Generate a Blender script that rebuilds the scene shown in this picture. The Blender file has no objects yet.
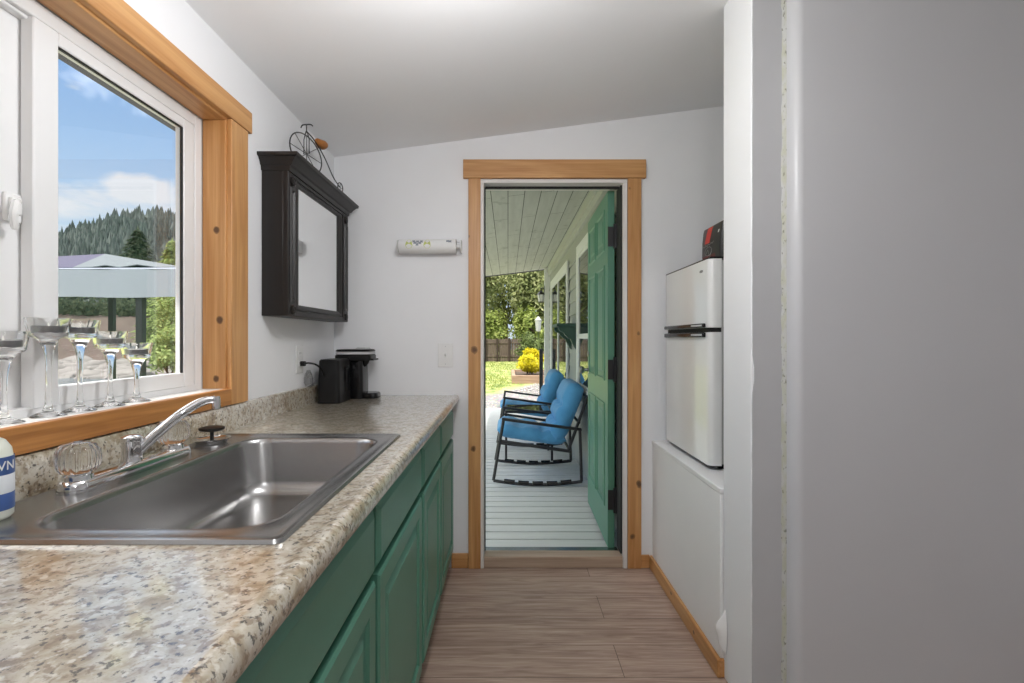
import bpy, bmesh, math, random
from mathutils import Vector, Matrix
PI = math.pi
S = bpy.context.scene
COL = S.collection

# ------------------------------------------------------------------ camera, sky, sun, exposure
cam_d = bpy.data.cameras.new('camera'); cam = bpy.data.objects.new('camera', cam_d); COL.objects.link(cam)
cam.location = (0, 0, 1.215); cam.rotation_euler = (PI/2, 0, 0)
cam_d.sensor_fit = 'HORIZONTAL'; cam_d.sensor_width = 36.0; cam_d.lens = 36.0*500/1024
cam_d.shift_x = 4/1024; cam_d.shift_y = -2.5/1024
cam_d.clip_start = 0.02; cam_d.clip_end = 1500
S.camera = cam
S.view_settings.view_transform = 'Standard'; S.view_settings.look = 'None'
S.view_settings.gamma = 1; S.view_settings.use_curve_mapping = False
S.view_settings.exposure = 0.0
SKY_STRENGTH = 1.0
SUN_STRENGTH = 3.5
FILL_SINK = 33.0
FILL_AISLE = 26.0

class NT:
    """small helper around a node tree"""
    def __init__(s, tree): s.t = tree; s.n = tree.nodes; s.l = tree.links
    def add(s, typ, ins=None, **kw):
        nd = s.n.new(typ)
        for k, v in kw.items(): setattr(nd, k, v)
        for k, v in (ins or {}).items():
            if isinstance(v, bpy.types.NodeSocket): s.l.new(v, nd.inputs[k])
            else: nd.inputs[k].default_value = v
        return nd
    def math(s, op, a, b=0.0, c=0.0, clamp=False):
        nd = s.add('ShaderNodeMath', operation=op); nd.use_clamp = clamp
        for i, v in enumerate((a, b, c)):
            if isinstance(v, bpy.types.NodeSocket): s.l.new(v, nd.inputs[i])
            else: nd.inputs[i].default_value = v
        return nd.outputs[0]
    def ramp(s, fac, stops, interp='LINEAR'):
        nd = s.n.new('ShaderNodeValToRGB'); cr = nd.color_ramp; cr.interpolation = interp
        while len(cr.elements) < len(stops): cr.elements.new(0.5)
        for e, (p, c) in zip(cr.elements, stops):
            e.position = p; e.color = (c[0], c[1], c[2], 1) if not isinstance(c, (int, float)) else (c, c, c, 1)
        s.l.new(fac, nd.inputs[0]); return nd.outputs[0]
    def mix(s, f, a, b, mode='MIX'):
        nd = s.n.new('ShaderNodeMix'); nd.data_type = 'RGBA'; nd.blend_type = mode
        for k, v in ((0, f), (6, a), (7, b)):
            if isinstance(v, bpy.types.NodeSocket): s.l.new(v, nd.inputs[k])
            elif k == 0: nd.inputs[k].default_value = v
            else: nd.inputs[k].default_value = (v[0], v[1], v[2], 1)
        return nd.outputs[2]
    def noise(s, vec, scale, detail=3, rough=0.5, dist=0.0):
        return s.add('ShaderNodeTexNoise', {'Vector': vec, 'Scale': scale, 'Detail': detail, 'Roughness': rough, 'Distortion': dist}).outputs[0]
    def pos(s, scale=(1, 1, 1), rot=(0, 0, 0), loc=(0, 0, 0)):
        g = s.n.new('ShaderNodeNewGeometry')
        m = s.add('ShaderNodeMapping', {'Vector': g.outputs['Position'], 'Scale': scale, 'Rotation': rot, 'Location': loc})
        return m.outputs[0]
    def objpos(s, scale=(1, 1, 1)):
        g = s.n.new('ShaderNodeTexCoord')
        return s.add('ShaderNodeMapping', {'Vector': g.outputs['Object'], 'Scale': scale}).outputs[0]

world = bpy.data.worlds.new('sky'); S.world = world; world.use_nodes = True
w = NT(world.node_tree); w.n.clear()
tc = w.add('ShaderNodeTexCoord').outputs['Generated']
sep = w.add('ShaderNodeSeparateXYZ', {0: tc})
grad = w.ramp(sep.outputs[2], [(0.0, (.66, .77, .88)), (0.16, (.56, .74, .92)), (0.30, (.38, .60, .90)), (0.45, (.22, .44, .84)), (1.0, (.13, .30, .72))])
cmap = w.add('ShaderNodeMapping', {'Vector': tc, 'Scale': (1, 1, 2.6)}).outputs[0]
cn = w.noise(cmap, 5.5, 7, 0.6, 0.3)
def cloud(d, r):
    v = Vector(d).normalized()
    vm = w.add('ShaderNodeVectorMath', {0: tc, 1: v}, operation='SUBTRACT').outputs[0]
    vm = w.add('ShaderNodeVectorMath', {0: vm, 1: (1, 1, 2.4)}, operation='MULTIPLY').outputs[0]
    ln = w.add('ShaderNodeVectorMath', {0: vm}, operation='LENGTH').outputs[1]
    return w.math('MULTIPLY', w.math('SUBTRACT', 1.0, w.math('DIVIDE', ln, r), clamp=True), 0.34)
cf = w.math('SUBTRACT', cn, 0.08)
for d, r in (((-.88, 1, .27), .16), ((-.76, 1, .305), .07), ((-.70, 1, .31), .08), ((-.66, 1, .265), .09), ((-.87, 1, .505), .05)):
    cf = w.math('ADD', cf, cloud(d, r))
cf = w.ramp(cf, [(0.57, 0.0), (0.78, 1.0)])
skyc = w.mix(w.math('MULTIPLY', cf, .85), grad, (.93, .94, .96))
# unseen bright cloud cover, added overhead to brighten porch and window light
hi = w.math('ADD', sep.outputs[2], w.math('MULTIPLY', w.math('SUBTRACT', w.noise(tc, 3.2, 5, .6), .5), .5))
skyc = w.mix(w.ramp(hi, [(.40, 0.0), (.58, 1.0)]), skyc, (3.5, 3.45, 3.4))
bg = w.add('ShaderNodeBackground', {'Color': skyc, 'Strength': SKY_STRENGTH})
w.l.new(bg.outputs[0], w.add('ShaderNodeOutputWorld').inputs[0])

sd = bpy.data.lights.new('sun', 'SUN'); sd.energy = SUN_STRENGTH; sd.angle = math.radians(1.0); sd.color = (1, .95, .86)
sun = bpy.data.objects.new('sun', sd); COL.objects.link(sun)
sun.rotation_euler = Vector((-.40, -.50, .77)).to_track_quat('Z', 'Y').to_euler()
sun.location = (-20, -25, 40)

# ------------------------------------------------------------------ materials
def new_mat(name):
    m = bpy.data.materials.new(name); m.use_nodes = True
    t = NT(m.node_tree); t.n.clear()
    b = t.n.new('ShaderNodeBsdfPrincipled'); o = t.n.new('ShaderNodeOutputMaterial')
    t.l.new(b.outputs[0], o.inputs[0]); return m, t, b
def setp(t, b, **kw):
    names = dict(color='Base Color', rough='Roughness', metal='Metallic', spec='Specular IOR Level', ior='IOR', trans='Transmission Weight',
                 coat='Coat Weight', coatr='Coat Roughness', normal='Normal', emit='Emission Color', emits='Emission Strength', alpha='Alpha', sss='Subsurface Weight', aniso='Anisotropic', sheen='Sheen Weight')
    for k, v in kw.items():
        s = b.inputs[names[k]]
        if isinstance(v, bpy.types.NodeSocket): t.l.new(v, s)
        elif k in ('color', 'emit'): s.default_value = (v[0], v[1], v[2], 1)
        else: s.default_value = v
def bump(t, h, strength=.2, dist=.01):
    return t.add('ShaderNodeBump', {'Height': h, 'Strength': strength, 'Distance': dist}).outputs[0]
def srgb(r, g, b):
    f = lambda c: c/12.92 if c <= .04045 else ((c+.055)/1.055)**2.4
    return (f(r/255), f(g/255), f(b/255))
def plain(name, color, rough=.5, var=.06, scale=20, bumps=0.0, **kw):
    m, t, b = new_mat(name)
    p = t.pos()
    n = t.noise(p, scale, 4)
    c = t.mix(n, tuple(max(0, x*(1-var)) for x in color), tuple(x*(1+var) for x in color))
    setp(t, b, color=c, rough=rough, **kw)
    if bumps: setp(t, b, normal=bump(t, t.noise(p, scale*4, 3), bumps, .004))
    return m
def wood(name, light, dark, axis, knots=(), rough=.45, ring=1.0, coat=0.15):
    """planed timber with the grain along one axis and knots at given places"""
    m, t, b = new_mat(name)
    sc = [26*ring, 26*ring, 26*ring]; sc[axis] = 1.6
    p = t.pos(tuple(sc)); big = t.noise(p, 1.0, 3, .5, .8)
    sc2 = [190, 190, 190]; sc2[axis] = 5
    fine = t.noise(t.pos(tuple(sc2)), 1.0, 2)
    f = t.math('ADD', t.math('MULTIPLY', big, .75), t.math('MULTIPLY', fine, .25))
    c = t.ramp(f, [(.32, dark), (.5, tuple((a+b_)/2 for a, b_ in zip(light, dark))), (.66, light)])
    if knots:
        g = t.n.new('ShaderNodeNewGeometry').outputs['Position']
        nz = t.noise(t.pos((60, 60, 60)), 1.0, 2)
        acc = None
        for k, r in knots:
            dv = t.add('ShaderNodeVectorMath', {0: g, 1: k}, operation='SUBTRACT').outputs[0]
            sc3 = [1, 1, 1]; sc3[axis] = .8
            dv = t.add('ShaderNodeVectorMath', {0: dv, 1: tuple(sc3)}, operation='MULTIPLY').outputs[0]
            ln = t.add('ShaderNodeVectorMath', {0: dv}, operation='LENGTH').outputs[1]
            q = t.math('DIVIDE', ln, r)
            acc = q if acc is None else t.math('MINIMUM', acc, q)
        acc = t.math('ADD', acc, t.math('MULTIPLY', t.math('SUBTRACT', nz, .5), .5))
        c = t.mix(t.ramp(acc, [(.6, 1.0), (1.0, 0.0)]), c, (.030, .012, .006))
        c = t.mix(t.math('MULTIPLY', t.ramp(acc, [(.9, 1.0), (2.2, 0.0)]), .45), c, tuple(x*.5 for x in dark))
    setp(t, b, color=c, rough=rough, coat=coat, coatr=.3, normal=bump(t, f, .12, .002))
    return m
def glass_thin(name, tint=(1, 1, 1), refl=.9):
    m = bpy.data.materials.new(name); m.use_nodes = True
    t = NT(m.node_tree); t.n.clear()
    fr = t.math('ADD', .05, t.math('MULTIPLY', t.math('POWER', t.add('ShaderNodeLayerWeight', {'Blend': .5}).outputs[1], 4.0), .7))
    tr = t.add('ShaderNodeBsdfTransparent', {'Color': (*tint, 1)}).outputs[0]
    gl = t.add('ShaderNodeBsdfGlossy', {'Color': (1, 1, 1, 1), 'Roughness': .01}).outputs[0]
    mx = t.add('ShaderNodeMixShader', {0: t.math('MULTIPLY', fr, refl), 1: tr, 2: gl})
    t.l.new(mx.outputs[0], t.add('ShaderNodeOutputMaterial').inputs[0]); return m

M = {}
# interior
M['wall'] = plain('wall_paint', (.875, .88, .895), .75, .02, 6, .05)
M['ceiling'] = plain('ceiling_paint', (.915, .92, .93), .8, .015, 5, .05)
M['bench_white'] = plain('bench_paint', (.93, .93, .93), .5, .02, 8)
M['vinyl'] = plain('white_vinyl', (.84, .84, .84), .35, .01, 9)
M['white_gloss'] = plain('white_plastic', (.85, .85, .84), .25, .02, 9)
M['jamb_white'] = plain('jamb_paint', (.78, .74, .71), .5, .03, 14)
L_PINE, D_PINE = srgb(214, 164, 108), srgb(178, 122, 66)
kn = lambda *a: [((x, y, z), r) for x, y, z, r in a]
M['pine_z'] = wood('pine_casing', L_PINE, D_PINE, 2, kn(
    (-.210, 2.63, 1.757, .013), (-.178, 2.63, 1.157, .021), (-.183, 2.63, .636, .017), (.643, 2.63, 2.01, .012), (.700, 2.63, 1.694, .010),
    (.690, 2.63, 1.244, .013), (.693, 2.63, .449, .020), (.657, 2.63, .172, .017), (-.95, 1.632, 1.57, .011), (-.94, 1.632, 1.277, .012), (-.952, 1.632, 1.085, .011)))
M['pine_x'] = wood('pine_header', L_PINE, D_PINE, 0)
M['pine_y'] = wood('pine_board', L_PINE, D_PINE, 1, kn((.75, 2.02, .03, .008), (.75, 2.3, .045, .008)))
M['oak_y'] = wood('oak_sill', srgb(196, 136, 74), srgb(150, 94, 42), 1, ring=1.6)
M['threshold'] = wood('threshold_wood', srgb(190, 168, 148), srgb(160, 136, 116), 0)

m, t, b = new_mat('laminate_floor')
p = t.pos()
br = t.add('ShaderNodeTexBrick', {'Vector': t.pos(loc=(.35, .105, 0)), 'Color1': (.35, .35, .35, 1), 'Color2': (.65, .65, .65, 1), 'Mortar': (0, 0, 0, 1), 'Scale': 1.0, 'Mortar Size': .0012, 'Brick Width': 1.22, 'Row Height': .19})
br.offset = .37
off = t.add('ShaderNodeVectorMath', {0: t.pos((3.0, 46, 1)), 1: br.outputs[0]}, operation='ADD').outputs[0]
g1 = t.noise(off, 1.0, 5, .62, 1.1)
g2 = t.noise(t.pos((8, 190, 1)), 1.0, 2)
f = t.math('ADD', t.math('MULTIPLY', g1, .8), t.math('MULTIPLY', g2, .2))
f = t.math('ADD', f, t.math('MULTIPLY', t.math('SUBTRACT', br.outputs[0], .5), .22))
c = t.ramp(f, [(.30, srgb(136, 110, 97)), (.47, srgb(172, 147, 132)), (.60, srgb(192, 169, 154)), (.74, srgb(206, 187, 173))])
c = t.mix(br.outputs[1], c, srgb(84, 66, 56))
setp(t, b, color=c, rough=.42, normal=bump(t, f, .08, .002)); M['floor'] = m

m, t, b = new_mat('speckled_laminate_counter')
p = t.pos()
n1 = t.noise(p, 26, 5, .62, .5); n2 = t.noise(p, 70, 4, .6, .3); n3 = t.noise(t.pos(loc=(3, 5, 1)), 95, 4, .65)
c = t.ramp(n1, [(.34, srgb(150, 132, 106)), (.46, srgb(184, 172, 150)), (.58, srgb(204, 198, 184)), (.7, srgb(176, 160, 134))])
c = t.mix(t.ramp(n2, [(.53, 0.0), (.61, .78)]), c, srgb(126, 104, 78))
c = t.mix(t.ramp(n3, [(.57, 0.0), (.63, .92)]), c, srgb(58, 48, 40))
c = t.mix(t.ramp(t.noise(t.pos(loc=(9, 2, 4)), 80, 3), [(.60, 0.0), (.68, .7)]), c, srgb(232, 228, 218))
setp(t, b, color=c, rough=.30, coat=1.0, coatr=.10, ior=1.6); b.inputs['Coat IOR'].default_value = 2.1; M['counter'] = m

M['green'] = plain('green_cabinet_paint', srgb(82, 136, 116), .36, .05, 7, .03)
M['green_door'] = plain('green_door_paint', srgb(86, 138, 114), .42, .04, 5, .03)
M['toe_gap_shade'] = plain('dark_toe_kick_gap_shade', (.03, .028, .025), .8)
m, t, b = new_mat('brushed_steel')
nz = t.noise(t.pos((500, 10, 30)), 1.0, 2)
setp(t, b, color=t.ramp(nz, [(.3, (.385, .38, .375)), (.7, (.405, .40, .395))]), metal=1.0, rough=.27); M['steel'] = m
M['chrome'] = plain('chrome', (.75, .75, .76), .08, .01, 5, metal=1.0)
m, t, b = new_mat('clear_acrylic'); setp(t, b, color=(1, 1, 1), rough=.02, trans=1.0, ior=1.46); M['acrylic'] = m
m, t, b = new_mat('clear_glass'); setp(t, b, color=(.98, .985, .98), rough=.0, trans=1.0, ior=1.48); M['glass'] = m
M['pane'] = glass_thin('window_pane')
m, t, b = new_mat('film'); M['film'] = glass_thin('clear_plastic_film', (.82, .82, .82), 1.3)
M['wax'] = plain('tealight_wax', (.82, .80, .76), .5, .03)
M['tin'] = plain('tealight_tin', (.30, .30, .31), .35, .03, metal=1.0)
M['black'] = plain('black_plastic', (.007, .007, .0075), .4, .1, 30, spec=.3)
M['black_gloss'] = plain('black_gloss_plastic', (.006, .006, .0065), .15, .1, 30, spec=.4)
M['black_metal'] = plain('black_metal', (.018, .018, .020), .42, .1, 30)
M['grey_plastic'] = plain('silver_plastic', (.55, .55, .56), .3, .02)
M['espresso'] = wood('espresso_wood', srgb(27, 22, 20), srgb(19, 15, 13), 2, rough=.42, coat=.0)
m, t, b = new_mat('mirror_glass'); setp(t, b, color=(.93, .94, .94), rough=.0, metal=1.0); M['mirror'] = m
M['wire'] = plain('black_wire', (.02, .02, .02), .4)
M['seat_wood'] = wood('bike_seat_wood', srgb(176, 112, 50), srgb(140, 84, 32), 1)
m, t, b = new_mat('brushed_fridge_steel')
nz = t.noise(t.pos((4, 3, 1)), 2.0, 2)
setp(t, b, color=t.ramp(nz, [(.3, (.84, .84, .83)), (.7, (.88, .88, .87))]), rough=.3, metal=.0, coat=.5, coatr=.04); M['fridge'] = m
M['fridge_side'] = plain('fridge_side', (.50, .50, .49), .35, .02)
M['dark'] = plain('dark_gap', (.012, .012, .012), .7)
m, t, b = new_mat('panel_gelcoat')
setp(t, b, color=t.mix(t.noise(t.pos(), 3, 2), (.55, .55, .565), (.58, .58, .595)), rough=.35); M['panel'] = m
M['partition_grey'] = plain('grey_partition_layer', (.50, .50, .51), .7, .05, 9)
m, t, b = new_mat('aged_caulk')
n1 = t.noise(t.pos((60, 60, 22)), 1.0, 4); n2 = t.noise(t.pos((150, 150, 70)), 1.0, 3)
c = t.mix(t.ramp(n1, [(.4, 0.0), (.6, 1.0)]), (.52, .52, .50), (.47, .47, .38))
c = t.mix(t.ramp(n2, [(.60, 0.0), (.68, .8)]), c, (.16, .16, .12))
setp(t, b, color=c, rough=.6); M['caulk'] = m
M['paper'] = plain('paper_towel', (.84, .84, .83), .9, .02, 60, .2)
M['pear'] = plain('print_yellow_green', srgb(196, 204, 120), .9)
M['print_grey'] = plain('print_grey', srgb(140, 146, 156), .9)
M['bag_black'] = plain('matt_black_pouch', (.022, .021, .021), .38, .1, 30)
M['red'] = plain('red_print', srgb(204, 58, 46), .45)
M['dark_red'] = plain('dark_red_print', srgb(96, 26, 24), .45)
M['print_silver'] = plain('silver_print', srgb(142, 142, 140), .45)
M['print_white'] = plain('white_print', srgb(232, 232, 230), .45)
M['bottle_white'] = plain('soap_bottle', srgb(222, 226, 214), .3)
M['label_blue'] = plain('blue_label', srgb(64, 92, 148), .35)
M['label_white'] = plain('white_label', srgb(224, 228, 232), .35)
m, t, b = new_mat('fill_lamp_diffuser'); setp(t, b, color=(.9, .9, .9), rough=.4, emit=(1, .98, .95), emits=3.0); M['diffuser'] = m

# outdoor
m, t, b = new_mat('painted_deck')
n1 = t.noise(t.pos((2, 30, 1)), 1.0, 4)
setp(t, b, color=t.ramp(n1, [(.3, srgb(202, 205, 203)), (.7, srgb(216, 219, 217))]), rough=.5); M['deck'] = m
m, t, b = new_mat('painted_porch_ceiling')
n1 = t.noise(t.pos((26, 2.2, 1)), 1.0, 4); n2 = t.noise(t.pos((9, 6, 1)), 1.0, 3)
c = t.ramp(n1, [(.3, srgb(176, 178, 172)), (.7, srgb(190, 192, 186))])
c = t.mix(t.ramp(n2, [(.62, 0.0), (.72, .35)]), c, srgb(110, 118, 104))
bk = t.add('ShaderNodeTexBrick', {'Vector': t.pos(rot=(0, 0, PI/2), loc=(.2, .0, 0)), 'Scale': 1.0, 'Mortar Size': .003, 'Brick Width': 1.5, 'Row Height': .131, 'Mortar Smooth': 0.0})
c = t.mix(bk.outputs[1], c, srgb(52, 60, 50))
setp(t, b, color=c, rough=.6); M['porch_ceiling'] = m
M['siding'] = plain('sage_siding', srgb(166, 169, 162), .6, .04, 6)
M['trim_out'] = plain('exterior_white_trim', srgb(226, 228, 224), .5, .02)
M['trim_sage'] = plain('exterior_sage_trim', srgb(180, 183, 176), .5, .02)
m, t, b = new_mat('house_glass'); setp(t, b, color=(.02, .025, .025), rough=.02, ior=1.6); M['house_glass'] = m
M['shelf_green'] = plain('dark_green_paint', srgb(52, 82, 70), .5)
m, t, b = new_mat('blue_cushion')
n1 = t.noise(t.pos(), 260, 2); n2 = t.noise(t.pos(), 12, 3)
setp(t, b, color=t.mix(n2, srgb(72, 148, 202), srgb(100, 174, 224)), rough=.85, sheen=.2, normal=bump(t, n1, .2, .002)); M['cushion'] = m
m, t, b = new_mat('table_glass'); setp(t, b, color=(.03, .035, .035), rough=.03, ior=1.6); M['table_glass'] = m
m, t, b = new_mat('yard_ground')
sp = t.add('ShaderNodeSeparateXYZ', {0: t.pos()}).outputs
wig = t.math('MULTIPLY', t.math('SUBTRACT', t.noise(t.pos(), .5, 3), .5), 5.0)
lawn = t.ramp(t.math('ADD', t.math('SUBTRACT', sp[1], t.math('MULTIPLY', sp[0], -3.2)), wig), [(.0, 0.0), (1.0, 1.0)])
q = t.math('DIVIDE', t.math('SUBTRACT', t.math('ADD', t.math('ADD', sp[1], t.math('MULTIPLY', sp[0], -3.0)), wig), 13.0), 1.2, clamp=True)
gv = t.add('ShaderNodeTexVoronoi', {'Vector': t.pos(), 'Scale': 22.0}).outputs['Color']
gr = t.mix(t.noise(t.pos(), 9, 4), srgb(116, 112, 110), srgb(150, 146, 142))
gr = t.mix(.25, gr, gv, 'OVERLAY')
gs = t.ramp(t.noise(t.pos((1, .5, 1)), 3.2, 5, .65), [(.36, srgb(104, 122, 62)), (.5, srgb(150, 158, 88)), (.64, srgb(188, 184, 120))])
setp(t, b, color=t.mix(q, gr, gs), rough=.95); M['yard'] = m
m, t, b = new_mat('river_stones')
v = t.add('ShaderNodeTexVoronoi', {'Vector': t.pos(), 'Scale': 3.0})
c = t.mix(t.noise(t.pos(), 1.1, 5, .6), srgb(100, 97, 94), srgb(150, 147, 143))
c = t.mix(.35, c, v.outputs['Color'], 'SOFT_LIGHT')
setp(t, b, color=c, rough=.9); M['stones'] = m
M['rock'] = plain('river_rock', srgb(128, 124, 120), .9, .25, 1.5)
m, t, b = new_mat('river_water'); setp(t, b, color=srgb(96, 104, 108), rough=.12, normal=bump(t, t.noise(t.pos((.6, 1.6, 1)), 2.5, 4), .6, .1)); M['water'] = m
M['pebble'] = plain('gravel_pebble', srgb(176, 170, 164), .9, .25, 6)
M['bank'] = plain('dirt_bank', srgb(96, 85, 78), .95, .25, 1.2)
M['hill'] = plain('hill_floor', srgb(78, 88, 70), .95, .2, .08)
def leafy(name, a, b_, c_, scale=1.2):
    m, t, b = new_mat(name)
    n = t.noise(t.pos(), scale, 4, .6)
    col = t.ramp(n, [(.34, a), (.5, b_), (.66, c_)])
    setp(t, b, color=col, rough=.7, spec=.2)
    tl = t.add('ShaderNodeBsdfTranslucent', {'Color': col}).outputs[0]
    mx = t.add('ShaderNodeMixShader', {0: .3, 1: b.outputs[0], 2: tl})
    out = [x for x in t.n if x.type == 'OUTPUT_MATERIAL'][0]
    t.l.new(mx.outputs[0], out.inputs[0]); return m
M['leaf'] = leafy('tree_leaves', srgb(92, 104, 62), srgb(138, 146, 94), srgb(184, 186, 138))
M['leaf_lime'] = leafy('lime_leaves', srgb(112, 128, 62), srgb(144, 158, 80), srgb(178, 186, 112), 3)
M['leaf_dark'] = leafy('shrub_leaves', srgb(70, 86, 50), srgb(104, 120, 70), srgb(140, 152, 96), 3)
M['leaf_yellow'] = leafy('yellow_leaves', srgb(190, 180, 30), srgb(226, 214, 48), srgb(244, 234, 96), 6)
M['willow'] = leafy('willow_leaves', srgb(104, 122, 76), srgb(146, 164, 100), srgb(184, 198, 130), 1.5)
M['needle'] = leafy('conifer_needles', srgb(66, 78, 66), srgb(84, 96, 80), srgb(104, 114, 94), .6)
M['needle_dark'] = leafy('dark_conifer_needles', srgb(58, 68, 56), srgb(80, 90, 70), srgb(104, 112, 86), 1.5)
M['forest'] = leafy('distant_conifers', srgb(70, 80, 76), srgb(92, 102, 98), srgb(120, 128, 122), .12)  # distance haze is put into these greyed foliage colours
M['bark'] = plain('bark', srgb(84, 68, 54), .9, .25, 14)
M['fence'] = wood('weathered_fence', srgb(112, 98, 86), srgb(78, 66, 58), 2, rough=.9, coat=0)
M['fence_post'] = plain('fence_post', srgb(56, 44, 36), .9, .2)
M['timber'] = wood('bed_timber', srgb(176, 148, 124), srgb(140, 112, 92), 0, rough=.9, coat=0)
M['canopy'] = plain('grey_canopy_fabric', srgb(138, 145, 158), .8, .03, 3)
M['canopy_top'] = plain('grey_cap_fabric', srgb(102, 109, 113), .8, .05, 3)  # cap fabric, a darker grey than the valance
M['canopy_purple'] = plain('lavender_canopy_fabric', srgb(72, 68, 92), .8, .03, 3)
M['roof'] = plain('roof_edge', (.10, .10, .11), .8)

# ------------------------------------------------------------------ geometry helpers
def B(): return bmesh.new()
def box(bm, x0, x1, y0, y1, z0, z1):
    v = [bm.verts.new((x, y, z)) for x in (x0, x1) for y in (y0, y1) for z in (z0, z1)]
    for f in ((0, 1, 3, 2), (4, 6, 7, 5), (0, 4, 5, 1), (2, 3, 7, 6), (0, 2, 6, 4), (1, 5, 7, 3)):
        bm.faces.new([v[i] for i in f])
    return v
def obox(bm, c, sx, sy, sz, mat):
    v = box(bm, -sx/2, sx/2, -sy/2, sy/2, -sz/2, sz/2)
    for q in v: q.co = mat @ q.co + Vector(c)
    return v
def loops(bm, rings, cap0=True, cap1=True, closed=True):
    vs = [[bm.verts.new(p) for p in r] for r in rings]
    n = len(vs[0])
    for a, b_ in zip(vs, vs[1:]):
        for i in range(n if closed else n-1):
            j = (i+1) % n
            try: bm.faces.new((a[i], a[j], b_[j], b_[i]))
            except ValueError: pass
    if cap0: bm.faces.new(vs[0][::-1])
    if cap1: bm.faces.new(vs[-1])
    return vs
def lathe(bm, prof, c=(0, 0, 0), seg=24, axis='Z', cap0=True, cap1=True, flute=0, famp=0.0):
    rings = []
    for r, h in prof:
        ring = []
        for i in range(seg):
            a = 2*PI*i/seg; rr = r*(1+famp*math.cos(flute*a)) if flute else r
            u, v_ = rr*math.cos(a), rr*math.sin(a)
            p = {'Z': (u, v_, h), 'X': (h, u, v_), 'Y': (v_, h, u)}[axis]
            ring.append((p[0]+c[0], p[1]+c[1], p[2]+c[2]))
        rings.append(ring)
    loops(bm, rings, cap0, cap1)
def tube(bm, pts, r, seg=8, closed=False, cap=True):
    pts = [Vector(p) for p in pts]; n = len(pts)
    rs = r if isinstance(r, (list, tuple)) else [r]*n
    rings = []; up = None
    for i, p in enumerate(pts):
        a = pts[(i-1) % n] if closed else pts[max(0, i-1)]
        b_ = pts[(i+1) % n] if closed else pts[min(n-1, i+1)]
        d = (b_-a).normalized()
        if up is None:
            up = Vector((0, 0, 1)) if abs(d.z) < .9 else Vector((1, 0, 0))
        s = d.cross(up)
        if s.length < 1e-5: s = d.cross(Vector((0, 1, 0)))
        s.normalize(); up = s.cross(d).normalized()
        rings.append([p + (s*math.cos(2*PI*k/seg) + up*math.sin(2*PI*k/seg))*rs[i] for k in range(seg)])
    if closed: loops(bm, rings+[rings[0]], False, False)
    else: loops(bm, rings, cap, cap)
def arc_pts(pts, n=10):
    """Catmull-Rom through points"""
    P = [Vector(p) for p in pts]; P = [2*P[0]-P[1]] + P + [2*P[-1]-P[-2]]; out = []
    for i in range(1, len(P)-2):
        for k in range(n):
            t_ = k/n; a, b_, c_, d = P[i-1], P[i], P[i+1], P[i+2]
            out.append(.5*((2*b_) + (c_-a)*t_ + (2*a-5*b_+4*c_-d)*t_**2 + (3*b_-a-3*c_+d)*t_**3))
    out.append(P[-2]); return out
def prism(bm, poly, axis, a, b_):
    mk = {'X': lambda u, v, h: (h, u, v), 'Y': lambda u, v, h: (u, h, v), 'Z': lambda u, v, h: (u, v, h)}[axis]
    loops(bm, [[mk(u, v, a) for u, v in poly], [mk(u, v, b_) for u, v in poly]])
def rrect(x0, x1, y0, y1, r, z, n=5):
    out = []
    for cx, cy, a0 in ((x1-r, y1-r, 0), (x0+r, y1-r, PI/2), (x0+r, y0+r, PI), (x1-r, y0+r, 3*PI/2)):
        for k in range(n+1):
            a = a0+PI/2*k/n; out.append((cx+r*math.cos(a), cy+r*math.sin(a), z))
    return out
def rects(bm, fn, u0, u1, v0, v1, steps, cap1=True):
    """concentric rectangles: steps = [(inset, depth)...]; fn(u, v, d) -> xyz"""
    rr = [[fn(u0+i, v0+i, d), fn(u1-i, v0+i, d), fn(u1-i, v1-i, d), fn(u0+i, v1-i, d)] for i, d in steps]
    loops(bm, rr, True, cap1)
def cushion_bm(bm, sx, sy, sz, tuft=(), nx=14, ny=14, mat=Matrix(), seam=.0):
    """pillow: rounded slab with dimples"""
    grid = {}
    for side in (1, -1):
        for i in range(nx+1):
            for j in range(ny+1):
                u, v_ = i/nx*2-1, j/ny*2-1
                e = (1-abs(u)**7)*(1-abs(v_)**7)
                h = sz/2*(max(e, 0))**.42
                if side == 1:
                    for tu, tv in tuft: h -= sz*.30*math.exp(-((u-tu)**2+(v_-tv)**2)/.02) + sz*.06*math.exp(-(u-tu)**2/.006)
                edge = i in (0, nx) or j in (0, ny)
                if edge and side == -1: grid[(side, i, j)] = grid[(1, i, j)]; continue
                k = 1-.03*(abs(u)**6+abs(v_)**6)*.5
                grid[(side, i, j)] = bm.verts.new(mat @ Vector((u*sx/2*k, v_*sy/2*k, side*h)))
    for side in (1, -1):
        for i in range(nx):
            for j in range(ny):
                q = [grid[(side, i, j)], grid[(side, i+1, j)], grid[(side, i+1, j+1)], grid[(side, i, j+1)]]
                if side == -1: q.reverse()
                try: bm.faces.new(q)
                except ValueError: pass
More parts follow.
